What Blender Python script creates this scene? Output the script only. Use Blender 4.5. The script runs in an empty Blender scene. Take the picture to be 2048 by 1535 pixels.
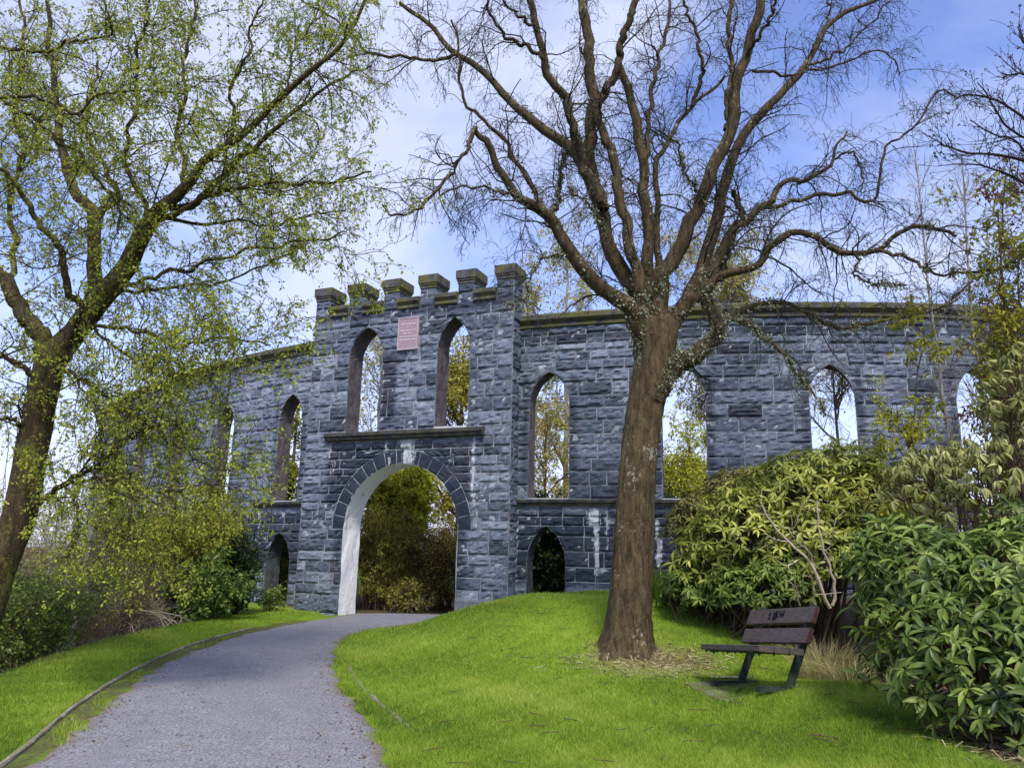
import bpy, math
import numpy as np
from math import radians, sin, cos, tan, pi, sqrt
from mathutils import Matrix, Vector
RNG = np.random.default_rng(7)
S = bpy.context.scene
COL = S.collection

# ------------------------------------------------------------------ camera
FPX = 1540.0; PITCH = radians(12); ROLL = radians(1.2); EYE = 1.6
_X = np.array([1., 0, 0]); FW = np.array([0, cos(PITCH), sin(PITCH)]); _U = np.array([0, -sin(PITCH), cos(PITCH)])
RT = cos(ROLL)*_X + sin(ROLL)*_U; UP = cos(ROLL)*_U - sin(ROLL)*_X
cd = bpy.data.cameras.new('camera'); cam = bpy.data.objects.new('camera', cd); COL.objects.link(cam)
M = Matrix.Identity(4)
for i in range(3):
    M[i][0] = RT[i]; M[i][1] = UP[i]; M[i][2] = -FW[i]
M[2][3] = EYE
cam.matrix_world = M
cd.sensor_width = 36; cd.lens = 36*FPX/2048; cd.clip_start = .05; cd.clip_end = 5000
S.camera = cam

# ------------------------------------------------------------------ sky, sun, exposure
SUN_EL = radians(53); SUN_AZ = radians(173)       # azimuth clockwise from +Y: high sun behind the camera, veiled by cloud
W = bpy.data.worlds.new('World'); S.world = W; W.use_nodes = True
nt = W.node_tree; nt.nodes.clear()
def N(t, tree, **kw):
    n = tree.nodes.new(t)
    for k, v in kw.items(): setattr(n, k, v)
    return n
out = N('ShaderNodeOutputWorld', nt); bg = N('ShaderNodeBackground', nt); bg.inputs[1].default_value = .1
sky = N('ShaderNodeTexSky', nt, sky_type='NISHITA', sun_disc=False, sun_elevation=SUN_EL, sun_rotation=SUN_AZ, air_density=1.0, dust_density=.6, ozone_density=2.5)
tc = N('ShaderNodeTexCoord', nt); sep = N('ShaderNodeSeparateXYZ', nt); nt.links.new(tc.outputs['Generated'], sep.inputs[0])
def wm(op, a, b=None, c=None):
    n = N('ShaderNodeMath', nt, operation=op)
    for i, v in enumerate((a, b, c)):
        if v is None: continue
        if isinstance(v, (int, float)): n.inputs[i].default_value = v
        else: nt.links.new(v, n.inputs[i])
    return n.outputs[0]
zc = wm('ADD', wm('MAXIMUM', sep.outputs[2], 0.0), .22)
comb = N('ShaderNodeCombineXYZ', nt)
nt.links.new(wm('DIVIDE', sep.outputs[0], zc), comb.inputs[0]); nt.links.new(wm('DIVIDE', sep.outputs[1], zc), comb.inputs[1])
comb.inputs[2].default_value = 11.8
n1 = N('ShaderNodeTexNoise', nt); n1.inputs['Scale'].default_value = 1.55; n1.inputs['Detail'].default_value = 7; n1.inputs['Roughness'].default_value = .52; n1.inputs['Distortion'].default_value = .35
nt.links.new(comb.outputs[0], n1.inputs['Vector'])
cr = N('ShaderNodeValToRGB', nt); cr.color_ramp.elements[0].position = .40; cr.color_ramp.elements[1].position = .64
nt.links.new(n1.outputs[0], cr.inputs[0])
hor = wm('MULTIPLY', wm('SUBTRACT', 1.0, wm('MULTIPLY', wm('MAXIMUM', sep.outputs[2], 0.0), 2.9)), .95)
fac = wm('MAXIMUM', wm('MULTIPLY', cr.outputs[0], .74), wm('MAXIMUM', hor, 0.0))
tint = N('ShaderNodeMix', nt, data_type='RGBA', blend_type='MULTIPLY'); tint.inputs['Factor'].default_value = 1
tint.inputs['B'].default_value = (1.5, 1.38, 1.72, 1)
nt.links.new(sky.outputs[0], tint.inputs['A'])
mx = N('ShaderNodeMix', nt, data_type='RGBA'); mx.inputs['B'].default_value = (5.3, 5.7, 7.2, 1)
nt.links.new(fac, mx.inputs['Factor']); nt.links.new(tint.outputs['Result'], mx.inputs['A'])
nt.links.new(mx.outputs['Result'], bg.inputs[0]); nt.links.new(bg.outputs[0], out.inputs[0])

sl = bpy.data.lights.new('sun', 'SUN'); so = bpy.data.objects.new('sun', sl); COL.objects.link(so)
sl.energy = 2.6; sl.angle = radians(14); sl.color = (1, .95, .86)
sd = Vector((sin(SUN_AZ)*cos(SUN_EL), cos(SUN_AZ)*cos(SUN_EL), sin(SUN_EL)))
so.rotation_euler = sd.to_track_quat('Z', 'Y').to_euler(); so.location = sd*60
S.view_settings.view_transform = 'Standard'; S.view_settings.look = 'None'; S.view_settings.gamma = 1
S.view_settings.exposure = 0.74

# ------------------------------------------------------------------ helpers
def ray(x, y): return FW + RT*((x-1024)/FPX) + UP*((767.5-y)/FPX)
def at(x, y, Y):
    d = ray(x, y); return d*(Y/d[1]) + np.array([0, 0, EYE])
def sm(t):
    t = np.clip(t, 0, 1); return t*t*(3-2*t)
def norm(v): return v/np.maximum(np.linalg.norm(v, axis=-1, keepdims=True), 1e-9)

def tag(o, label=None, cat=None, group=None, kind=None):
    if label: o['label'] = label
    if cat: o['category'] = cat
    if group: o['group'] = group
    if kind: o['kind'] = kind
    return o
def empty(name, loc):
    o = bpy.data.objects.new(name, None); COL.objects.link(o); o.location = [float(v) for v in loc]; o.empty_display_size = .2
    return o
def mesh(name, V, faces, mat, parent=None, smooth=False, attrs=None):
    """V (n,3) world positions; faces list of (m,k) int arrays; a child keeps its world place under its parent."""
    V = np.asarray(V, float).reshape(-1, 3)
    if parent is not None: V = V - np.array(parent.matrix_basis.translation)[None] if parent.parent is None else V - np.array(parent.parent.matrix_basis.translation)[None]
    me = bpy.data.meshes.new(name)
    faces = [np.asarray(f, np.int32) for f in faces if len(f)]
    me.vertices.add(len(V)); me.vertices.foreach_set('co', V.astype(np.float32).ravel())
    nl = sum(f.size for f in faces); npoly = sum(len(f) for f in faces)
    me.loops.add(nl); me.loops.foreach_set('vertex_index', np.concatenate([f.ravel() for f in faces]).astype(np.int32))
    me.polygons.add(npoly)
    tot = np.concatenate([np.full(len(f), f.shape[1], np.int32) for f in faces])
    st = np.concatenate([[0], np.cumsum(tot)[:-1]]).astype(np.int32)
    me.polygons.foreach_set('loop_start', st); me.polygons.foreach_set('loop_total', tot)
    me.polygons.foreach_set('use_smooth', np.full(npoly, smooth, bool))
    me.update(calc_edges=True)
    for k, a in (attrs or {}).items():
        a = np.asarray(a, np.float32)
        if a.ndim == 1:
            at_ = me.attributes.new(k, 'FLOAT', 'POINT'); at_.data.foreach_set('value', a)
        else:
            at_ = me.attributes.new(k, 'FLOAT_COLOR', 'POINT'); at_.data.foreach_set('color', a.ravel())
    me.materials.append(mat)
    o = bpy.data.objects.new(name, me); COL.objects.link(o)
    if parent is not None: o.parent = parent
    return o
class MB:
    def __init__(s): s.V = []; s.F = {}; s.n = 0; s.A = {}
    def add(s, V, F, **attrs):
        V = np.asarray(V, float).reshape(-1, 3)
        for f in (F if isinstance(F, list) else [F]):
            f = np.asarray(f)
            if len(f): s.F.setdefault(f.shape[1], []).append(f + s.n)
        s.V.append(V); s.n += len(V)
        for k, a in attrs.items(): s.A.setdefault(k, []).append(np.broadcast_to(np.asarray(a, float), (len(V),) + np.shape(a)[1:] if np.ndim(a) else (len(V),)))
        return s
    def build(s, name, mat, parent=None, smooth=False):
        return mesh(name, np.concatenate(s.V), [np.concatenate(v) for v in s.F.values()], mat, parent, smooth, {k: np.concatenate(v) for k, v in s.A.items()})
def grid_faces(nu, nv):
    """quads of an (nu+1)x(nv+1) grid stored row-major with v as the slow index"""
    i = np.arange(nu); j = np.arange(nv); I, J = np.meshgrid(i, j); a = (J*(nu+1)+I).ravel()
    return np.stack([a, a+1, a+nu+2, a+nu+1], 1)
BOXF = np.array([[0, 3, 2, 1], [4, 5, 6, 7], [0, 1, 5, 4], [1, 2, 6, 5], [2, 3, 7, 6], [3, 0, 4, 7]])
def box(c, s, R=None):
    v = np.array([[-1, -1, -1], [1, -1, -1], [1, 1, -1], [-1, 1, -1], [-1, -1, 1], [1, -1, 1], [1, 1, 1], [-1, 1, 1]])*np.asarray(s)/2.
    if R is not None: v = v @ np.asarray(R).T
    return v + np.asarray(c)
def resample(P, n):
    """Catmull-Rom through the rows of P, n samples evenly along it"""
    P = np.asarray(P, float); k = len(P)
    if k == 2: return P[0]+(P[1]-P[0])*np.linspace(0, 1, n)[:, None]
    E = np.vstack([2*P[0]-P[1], P, 2*P[-1]-P[-2]]); o = []
    t = np.linspace(0, 1, 12, endpoint=False)[:, None]
    for i in range(k-1):
        a, b, c, d = E[i:i+4]
        o.append(.5*((2*b)+(c-a)*t+(2*a-5*b+4*c-d)*t*t+(3*b-3*c+d-a)*t**3))
    o = np.vstack(o+[P[-1:]]); L = np.r_[0, np.cumsum(np.linalg.norm(np.diff(o[:, :3], axis=0), axis=1))]
    q = np.linspace(0, L[-1], n)
    return np.stack([np.interp(q, L, o[:, j]) for j in range(o.shape[1])], 1)
def tubes(P, R, sides, rough=0.0, cap=True, rng=RNG):
    """P (N,K,3), R (N,K) -> verts, quads, per-vertex random value per branch"""
    P = np.asarray(P, float); R = np.asarray(R, float); n, K = R.shape
    T = np.gradient(P, axis=1); T = norm(T)
    ref = np.where(np.abs(norm(P[:, -1]-P[:, 0])[:, 2:3]) > .8, np.array([[1., .1, 0]]), np.array([[.1, .05, 1.]]))[:, None]
    A = norm(np.cross(T, ref)); B = np.cross(T, A)
    ph = np.linspace(0, 2*pi, sides, endpoint=False)
    rr = R[:, :, None]*np.ones(sides)
    if rough: rr = rr*(1+rng.normal(0, rough, rr.shape))
    V = P[:, :, None]+rr[..., None]*(A[:, :, None]*np.cos(ph)[None, None, :, None]+B[:, :, None]*np.sin(ph)[None, None, :, None])
    k = np.arange(K-1); s = np.arange(sides); KK, SS = np.meshgrid(k, s, indexing='ij')
    f = np.stack([KK*sides+SS, KK*sides+(SS+1) % sides, (KK+1)*sides+(SS+1) % sides, (KK+1)*sides+SS], -1).reshape(-1, 4)
    F = (f[None]+(np.arange(n)*K*sides)[:, None, None]).reshape(-1, 4)
    rnd = np.repeat(rng.random(n), K*sides)
    return V.reshape(-1, 3), F, rnd
def inst(tv, tf, Mx, T):
    """template (v,3),(f,k) placed by Mx (N,3,3) and T (N,3)"""
    V = np.einsum('nij,vj->nvi', Mx, tv)+T[:, None]
    F = (tf[None]+(np.arange(len(T))*len(tv))[:, None, None]).reshape(-1, tf.shape[1])
    return V.reshape(-1, 3), F
def frames(D, rng=RNG, roll=None, upward=True):
    """rotation matrices whose x axis is D (N,3) and whose z axis leans up, rolled a little"""
    D = norm(D); r = rng.normal(0, .5, len(D)) if roll is None else roll
    up = np.array([[0, 0, 1.]])+rng.normal(0, .05, D.shape)
    Y = norm(np.cross(up, D)); Z = np.cross(D, Y)
    c, s = np.cos(r)[:, None], np.sin(r)[:, None]
    Y2 = Y*c+Z*s; Z2 = Z*c-Y*s
    return np.stack([D, Y2, Z2], -1)
def rdir(n, rng=RNG): return norm(rng.normal(size=(n, 3)))

# leaf templates: x along the leaf, z its upper face
def leaf_template(w=.3, droop=.25, fold=.1, n=4, peak=.45):
    v = []; t = np.linspace(0, 1, n+1)
    for q in t:
        hw = w*.5*(np.sin(pi*min(1, (q**(np.log(.5)/np.log(peak))))))**.8 if 0 < q < 1 else .012
        z = -droop*q*q
        v += [[q, -hw, z+fold*hw*2], [q, 0, z], [q, hw, z+fold*hw*2]]
    f = []
    for i in range(n):
        for j in range(2):
            a = i*3+j; f.append([a, a+1, a+4, a+3])
    return np.array(v), np.array(f)
LEAF_BIG = leaf_template(.31, .38, .3, 4, .52)
LEAF_MID = leaf_template(.42, .25, .35, 2, .5)
LEAF_SMALL = (np.array([[0, 0, 0], [.5, -.3, .08], [1, 0, -.08], [.5, .3, .08]]), np.array([[0, 1, 2, 3]]))

# ------------------------------------------------------------------ materials
class Mt:
    def __init__(s, name):
        s.m = bpy.data.materials.new(name); s.m.use_nodes = True; s.t = s.m.node_tree; s.t.nodes.clear()
        s.o = N('ShaderNodeOutputMaterial', s.t); s.b = N('ShaderNodeBsdfPrincipled', s.t); s.link(s.b.outputs[0], s.o.inputs[0])
    def link(s, a, b): s.t.links.new(a, b)
    def n(s, t, **kw): return N(t, s.t, **kw)
    def set(s, sock, v):
        if isinstance(v, (int, float)): sock.default_value = v
        elif isinstance(v, tuple): sock.default_value = v if len(v) == 4 or len(sock.default_value) == 3 else v+(1,)
        else: s.link(v, sock)
    def coord(s, kind='Object', scale=None):
        c = s.n('ShaderNodeTexCoord').outputs[kind]
        if scale:
            mp = s.n('ShaderNodeMapping'); mp.inputs['Scale'].default_value = scale; s.link(c, mp.inputs[0]); return mp.outputs[0]
        return c
    def noise(s, scale, detail=4, rough=.55, vec=None, dist=0):
        n = s.n('ShaderNodeTexNoise'); n.inputs['Scale'].default_value = scale; n.inputs['Detail'].default_value = detail
        n.inputs['Roughness'].default_value = rough; n.inputs['Distortion'].default_value = dist
        s.link(vec if vec is not None else s.coord(), n.inputs['Vector']); return n.outputs[0]
    def vor(s, scale, vec=None, feature='F1', out='Distance'):
        n = s.n('ShaderNodeTexVoronoi', feature=feature); n.inputs['Scale'].default_value = scale
        s.link(vec if vec is not None else s.coord(), n.inputs['Vector']); return n.outputs[out]
    def math(s, op, a, b=0.0, c=None):
        n = s.n('ShaderNodeMath', operation=op)
        s.set(n.inputs[0], a); s.set(n.inputs[1], b)
        if c is not None: s.set(n.inputs[2], c)
        return n.outputs[0]
    def ramp(s, f, *stops):
        r = s.n('ShaderNodeValToRGB'); e = r.color_ramp.elements
        while len(e) < len(stops): e.new(.5)
        for q, (p, c) in zip(e, stops):
            q.position = p; q.color = (c, c, c, 1) if isinstance(c, (int, float)) else tuple(c)+(1,)
        s.link(f, r.inputs[0]); return r.outputs[0]
    def mix(s, f, a, b, mode='MIX'):
        n = s.n('ShaderNodeMix', data_type='RGBA', blend_type=mode)
        s.set(n.inputs['Factor'], f); s.set(n.inputs['A'], a); s.set(n.inputs['B'], b); return n.outputs['Result']
    def attr(s, name, out='Fac'): return s.n('ShaderNodeAttribute', attribute_name=name).outputs[out]
    def bump(s, h, strength=.5, dist=.02):
        b = s.n('ShaderNodeBump'); b.inputs['Strength'].default_value = strength; b.inputs['Distance'].default_value = dist
        s.link(h, b.inputs['Height']); s.link(b.outputs[0], s.b.inputs['Normal']); return b
    def color(s, c, rough=.8, spec=.3):
        s.set(s.b.inputs['Base Color'], c); s.set(s.b.inputs['Roughness'], rough); s.b.inputs['Specular IOR Level'].default_value = spec; return s
    def translucent(s, c, f):
        t = s.n('ShaderNodeBsdfTranslucent'); s.set(t.inputs[0], c); m = s.n('ShaderNodeMixShader'); m.inputs[0].default_value = f
        s.link(s.b.outputs[0], m.inputs[1]); s.link(t.outputs[0], m.inputs[2]); s.link(m.outputs[0], s.o.inputs[0])

def leaf_mat(name, c0, c1, c2, rough=.5, spec=.4, trans=.3):
    m = Mt(name); c = m.ramp(m.attr('rnd'), (0, c0), (.5, c1), (1, c2))
    m.color(c, rough, spec); m.translucent(c, trans); return m.m
def bark_mat(name, dark, light, lichen=None, scale=1.0, lich=(.62, .72), bump=.6, stretch=.24):
    m = Mt(name); v = m.coord('Object', (1, 1, stretch))
    n = m.noise(15*scale, 7, .72, v, .7); fl = m.noise(60*scale, 4, .65, m.coord('Object', (1, 1, .6)))
    n = m.math('ADD', m.math('MULTIPLY', n, .7), m.math('MULTIPLY', fl, .3)); c = m.ramp(n, (.36, dark), (.5, tuple(a*.55+b*.45 for a, b in zip(dark, light))), (.64, light))
    h = n
    if lichen:
        l = m.noise(22*scale, 5, .7, m.coord('Object', (1, 1, .8)), .2); big = m.noise(2.2, 2)
        f = m.ramp(m.math('ADD', l, m.math('MULTIPLY', m.math('SUBTRACT', big, .5), .7)), (lich[0], 0), (lich[1], 1)); c = m.mix(f, c, lichen)
    m.color(c, .9, .15); m.bump(h, bump, .03); return m.m

# stone: attribute 'tone' = block value, dark stain, lime, mortar ; 'moss'
def stone_mat(name):
    m = Mt(name)
    a = m.n('ShaderNodeAttribute', attribute_name='tone'); sp = m.n('ShaderNodeSeparateColor'); m.link(a.outputs['Color'], sp.inputs[0])
    tone, dark, lime = sp.outputs[0], sp.outputs[1], sp.outputs[2]; mort = a.outputs['Alpha']
    n = m.noise(9, 6, .65); n2 = m.noise(38, 4, .6); n3 = m.noise(1.1, 3, .5)
    v = m.math('ADD', m.math('MULTIPLY', tone, .62), m.math('MULTIPLY', n, .55))
    v = m.math('ADD', v, m.math('MULTIPLY', m.math('SUBTRACT', n2, .5), .42))
    v = m.math('ADD', v, m.math('MULTIPLY', m.math('SUBTRACT', n3, .5), .35))
    c = m.ramp(v, (.22, (.026, .031, .042)), (.5, (.085, .105, .145)), (.72, (.165, .195, .25)), (.95, (.28, .315, .37)))
    c = m.mix(m.math('MULTIPLY', m.ramp(m.math('ADD', dark, m.math('MULTIPLY', m.math('SUBTRACT', n, .5), .6)), (.2, 0), (.58, 1)), .88), c, (.015, .022, .040))
    warm = m.ramp(m.noise(2.3, 3), (.52, 0), (.7, 1)); c = m.mix(m.math('MULTIPLY', warm, .28), c, (.15, .125, .13))
    mc = m.ramp(m.noise(5, 3), (.35, (.09, .10, .12)), (.6, (.42, .45, .49)))
    c = m.mix(mort, c, mc)
    st = m.noise(1, 5, .7, m.coord('Object', (26, 26, 3.2)), .3)
    lf = m.ramp(m.math('ADD', lime, m.math('MULTIPLY', m.math('SUBTRACT', st, .5), 2.2)), (.5, 0), (.8, 1))
    lf = m.math('MULTIPLY', lf, m.math('MINIMUM', m.math('MULTIPLY', lime, 5), 1.0))
    c = m.mix(m.math('MULTIPLY', lf, .85), c, (.58, .61, .64))
    mo = m.attr('moss'); mf = m.ramp(m.math('ADD', mo, m.math('MULTIPLY', m.math('SUBTRACT', n, .5), .9)), (.5, 0), (.75, 1))
    c = m.mix(mf, c, (.075, .078, .022))
    m.color(c, .82, .25); m.bump(m.math('ADD', n, m.math('MULTIPLY', n2, .5)), .75, .03); return m.m
STONE = stone_mat('rock_faced_granite')
def trim_mat(name, c0, c1, moss=.0):
    m = Mt(name); n = m.noise(7, 6, .65); c = m.ramp(n, (.3, c0), (.7, c1))
    if moss: c = m.mix(m.ramp(m.noise(3.4, 5, .6), (.44, 0), (.58, moss)), c, (.115, .115, .028))
    m.color(c, .85, .2); m.bump(m.noise(22, 5), .5, .02); return m.m
COPING = trim_mat('weathered_coping', (.032, .030, .034), (.135, .128, .130), .85)
TRIM = trim_mat('weathered_string_course', (.012, .012, .016), (.10, .095, .10), .3)
REVEAL = trim_mat('brown_grey_reveal', (.05, .042, .045), (.155, .135, .14))  # window jambs: brown grey, a tone darker than most wall blocks
REVEALD = trim_mat('dark_grey_reveal', (.03, .034, .036), (.10, .11, .115))  # doorway jambs: darker and greyer than the window reveals
LEDGE = trim_mat('pale_stone_sill', (.35, .36, .37), (.66, .67, .68))
def white_reveal():
    m = Mt('limewashed_arch_lining'); v = m.coord('Object', (7, 7, 1.1)); n = m.noise(1, 6, .7, v, .3)
    c = m.ramp(n, (.28, (.09, .09, .09)), (.36, (.50, .48, .47)), (.42, (.90, .89, .88))); m.color(c, .8, .2); m.bump(m.noise(9, 5), .5, .03); return m.m
WHITEREV = white_reveal()

# ------------------------------------------------------------------ the lie of the land
PATH_R = np.array([(.35, -4), (.25, 2), (-.2, 4.5), (-.8, 6.13), (-1.26, 7.68), (-1.92, 9.46), (-2.42, 11.41), (-2.75, 13.2), (-2.86, 14.6), (-2.55, 15.9), (-1.7, 17.0), (-1.2, 17.5), (-.2, 20), (.8, 22.5), (3, 26)])
PATH_L = np.array([(-2.6, -4), (-2.75, 2), (-3.0, 4.2), (-3.4, 5.94), (-3.95, 8.1), (-4.46, 10.24), (-4.68, 12.14), (-4.67, 14.1), (-4.45, 15.97), (-4.0, 17.6), (-3.75, 18.6), (-2.7, 21), (-1.7, 23.5), (.5, 27)])
KERB = np.array([(-2.95, 2), (-3.15, 4.2), (-3.62, 6.11), (-4.26, 8.32), (-4.72, 10.62), (-4.94, 13.02), (-4.83, 15.22), (-4.55, 16.9)])
CREST = np.array([(-4.2, -6), (-4.6, 4), (-5.35, 8.74), (-5.72, 11.43), (-5.95, 14.32), (-5.7, 16.8), (-6.6, 19.3), (-9.8, 22.2), (-13.5, 26), (-20.5, 35.5), (-25, 50), (-25, 90)])
def sdist(x, y, poly):
    """signed distance to a polyline, positive on its right-hand side going along it"""
    x = np.asarray(x, float); y = np.asarray(y, float); best = np.full(x.shape, 1e9); sg = np.ones(x.shape)
    for (ax, ay), (bx, by) in zip(poly[:-1], poly[1:]):
        dx, dy = bx-ax, by-ay; L = dx*dx+dy*dy
        t = np.clip(((x-ax)*dx+(y-ay)*dy)/L, 0, 1); d = np.hypot(x-ax-t*dx, y-ay-t*dy)
        s = np.where((x-ax)*dy-(y-ay)*dx >= 0, 1., -1.); m = d < best-1e-9
        best = np.where(m, d, best); sg = np.where(m, s, sg)
    return best*sg
def height(x, y):
    x = np.asarray(x, float); y = np.asarray(y, float)
    dr = sdist(x, y, PATH_R); dk = -sdist(x, y, KERB); dl = -sdist(x, y, CREST)
    h = .76*sm((dr-.1)/3.4)*sm((y-8.5)/5.3)+.245*sm((x-1.9)/1.2)*sm((9.9-y)/1.6)
    h = h+.07*sm((dk-.05)/.8)*sm(-(dl-2)/2)*(x < 0)
    h = h+.03*sm((dr-.15)/.5)
    d = np.maximum(dl-.15, 0); h = h-np.minimum(.30*d*sm(d/1.2), 9.)
    far = np.hypot(x, y-20); h = h-np.minimum(np.maximum(far-48, 0)*.12, 14.)
    bump = .012*np.sin(x*2.1+1)*np.sin(y*1.7)+.010*np.sin(x*4.3+y*1.3)
    return h+bump*sm((np.maximum(dr, dk)-.2)/.8)
def hz(x, y): return float(height(np.array([x]), np.array([y]))[0])
def drop(x, y, lo=3., hi=60.):
    """the point where the photograph's ray meets the land"""
    r = ray(x, y); t = np.linspace(lo, hi, 1500); z = r[2]*t/r[1]+EYE; xx = r[0]*t/r[1]
    g = height(xx, t); i = int(np.argmax(z <= g)); return np.array([xx[i], t[i], g[i]])

# ground sheet
def axis(fine0, fine1, step, far):
    a = np.arange(fine0, fine1+1e-6, step); g = step*1.25**np.arange(1, 60); g = np.cumsum(g); g = g[g < far]
    return np.r_[(fine0-g)[::-1], a, fine1+g]
gx = axis(-9, 9, .14, 1800); gy = axis(2, 20, .14, 2200)
GX, GY = np.meshgrid(gx, gy); GZ = height(GX, GY)
dr = sdist(GX, GY, PATH_R); dlp = -sdist(GX, GY, PATH_L)
onpath = (dr < .0) & (dlp < .0) & (GY < 27)
GZ = GZ-.02*onpath
def soil_mask(x, y):
    """bare bed under the shrubs, dry ring at the tree foot"""
    bed = sdist(x, y, np.array([(3.1, 2), (3.1, 5.8), (3.75, 7.0), (4.1, 8.4), (3.9, 10.0), (3.3, 11.6), (2.9, 12.8), (2.6, 14.3), (2.1, 17.5)]))
    return bed
TREE_XY = drop(1255, 1298)[:2]
bed = soil_mask(GX, GY); dl = -sdist(GX, GY, CREST)
soil = np.maximum(sm((bed+.05)/.5), sm((dl-.1)/.5)); gapm = (-sdist(GX, GY, KERB) < .03)*(dlp > -.05)*(GX < 0)*(GY > 2)*(GY < 17); soil = np.maximum(soil, .75*gapm)
td = np.hypot((GX-TREE_XY[0]-.25)/1.25, GY-TREE_XY[1]+.35)
straw = sm(1.25-td/.75); inside = sm((GY-(18.6-.43*(GX+4.4)))/.8)*(GX > -6)*(GX < 5)*(GY < 27); soil = np.maximum(soil, inside*.92)
gm = Mt('lawn_ground'); n = gm.noise(5, 5, .6); n2 = gm.noise(.7, 3, .5); n3 = gm.noise(40, 3, .6)
gv = gm.math('ADD', gm.math('MULTIPLY', n, .4), gm.math('ADD', gm.math('MULTIPLY', n2, .4), gm.math('MULTIPLY', n3, .25)))
gc = gm.ramp(gv, (.35, (.085, .145, .014)), (.55, (.16, .25, .02)), (.72, (.25, .30, .045)))
ss = gm.ramp(gm.noise(24, 5, .7), (.35, (.030, .022, .014)), (.7, (.15, .115, .075)))
gc = gm.mix(gm.attr('soil'), gc, ss)
gc = gm.mix(gm.math('MULTIPLY', gm.attr('straw'), gm.ramp(gm.noise(12, 5, .7), (.3, .4), (.6, 1))), gc, (.33, .27, .13))
gm.color(gc, .95, .1); gm.bump(gm.noise(60, 4), .6, .03)
ground = mesh('ground', np.stack([GX, GY, GZ], -1), [grid_faces(len(gx)-1, len(gy)-1)], gm.m, None, True, {'soil': soil.ravel(), 'straw': straw.ravel()})
tag(ground, kind='structure')

# path
pm = Mt('worn_tarmac_path'); a = pm.vor(55); n = pm.noise(70, 4, .7); n2 = pm.noise(1.4, 4, .6)
v = pm.math('ADD', pm.math('MULTIPLY', n, .62), pm.math('ADD', pm.math('MULTIPLY', a, .30), pm.math('MULTIPLY', pm.noise(3.2, 5, .7), .16)))
pc = pm.ramp(v, (.32, (.045, .044, .05)), (.5, (.145, .142, .158)), (.68, (.31, .30, .32)))
pc = pm.mix(pm.math('MULTIPLY', pm.ramp(n2, (.42, 0), (.68, 1)), .4), pc, (.20, .195, .215))
edge = pm.attr('edge'); ef = pm.ramp(pm.math('ADD', edge, pm.math('MULTIPLY', pm.math('SUBTRACT', pm.noise(7, 5, .7), .5), .9)), (.45, 0), (.8, 1))
pc = pm.mix(pm.math('MULTIPLY', ef, .75), pc, (.17, .125, .11))
pm.color(pc, .9, .2); pm.bump(v, .5, .012)
yy = np.linspace(-3.5, 18.9, 420)
PLr = np.interp(yy, PATH_L[:, 1], PATH_L[:, 0]); PRr = np.interp(yy, PATH_R[:, 1], PATH_R[:, 0])
k = np.exp(-np.linspace(-2, 2, 21)**2); k /= k.sum()
PLr = np.convolve(np.pad(PLr, 10, 'edge'), k, 'valid'); PRr = np.convolve(np.pad(PRr, 10, 'edge'), k, 'valid')
PLr += .03*np.sin(yy*5.1)+.025*np.sin(yy*11.3+1)+RNG.normal(0, .012, len(yy)); PRr += .03*np.sin(yy*4.3+2)+.03*np.sin(yy*9.7)+RNG.normal(0, .012, len(yy))
nu = 40; tt = np.linspace(0, 1, nu+1); PX = PLr[:, None]+(PRr-PLr)[:, None]*tt; PY = yy[:, None]+0*tt
PZ = .006+.035*np.sin(pi*tt)[None]+.006*np.sin(PX*2.3)*np.sin(PY*1.9)
PZ[:, 0] = -.015; PZ[:, -1] = -.015
ed = np.exp(-np.minimum(tt, 1-tt)*3.0/.22)[None]+0*PX
path = mesh('path', np.stack([PX, PY, PZ], -1), [grid_faces(nu, len(yy)-1)], pm.m, None, True, {'edge': ed.ravel()}); tag(path, kind='structure')

# ------------------------------------------------------------------ the tower: facades of rock-faced blocks
GA = np.array([-5.05, 18.9]); GB = np.array([-.03, 16.75]); GD = (GB-GA)/np.linalg.norm(GB-GA); GN = np.array([GD[1], -GD[0]]); GWID = float(np.linalg.norm(GB-GA))+.03
def gate_map(u, z, w):
    u, z, w = np.broadcast_arrays(np.asarray(u, float), np.asarray(z, float), np.asarray(w, float))
    return np.stack([GA[0]+GD[0]*u+GN[0]*w, GA[1]+GD[1]*u+GN[1]*w, z], -1)
WC = np.array([7.5, 40.])
_T = np.arange(-196, -59.9, .1)
_R = np.interp(_T, [-200, -190, -171.5, -154.3, -140.8, -131.9, -123, -107.8, -102, -95.7, -87, -60], [30.2, 29.2, 27.06, 25.0, 24.1, 23.9, 23.85, 23.98, 24.12, 24.3, 24.42, 24.4])
_k = np.ones(61)/61; _R = np.convolve(np.pad(_R, 30, 'edge'), _k, 'valid')
_P = np.stack([WC[0]+_R*np.cos(np.radians(_T)), WC[1]+_R*np.sin(np.radians(_T))], 1)
_L = np.r_[0, np.cumsum(np.linalg.norm(np.diff(_P, axis=0), axis=1))]
def deg_u(d): return float(np.interp(d, _T, _L))
_tan = norm(np.gradient(_P, axis=0)); _nor = np.stack([_tan[:, 1], -_tan[:, 0]], 1)
def wall_map(u, z, w):
    u, z, w = np.broadcast_arrays(np.asarray(u, float), np.asarray(z, float), np.asarray(w, float))
    x = np.interp(u, _L, _P[:, 0]); y = np.interp(u, _L, _P[:, 1]); nx = np.interp(u, _L, _nor[:, 0]); ny = np.interp(u, _L, _nor[:, 1])
    return np.stack([x+nx*w, y+ny*w, z], -1)
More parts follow.
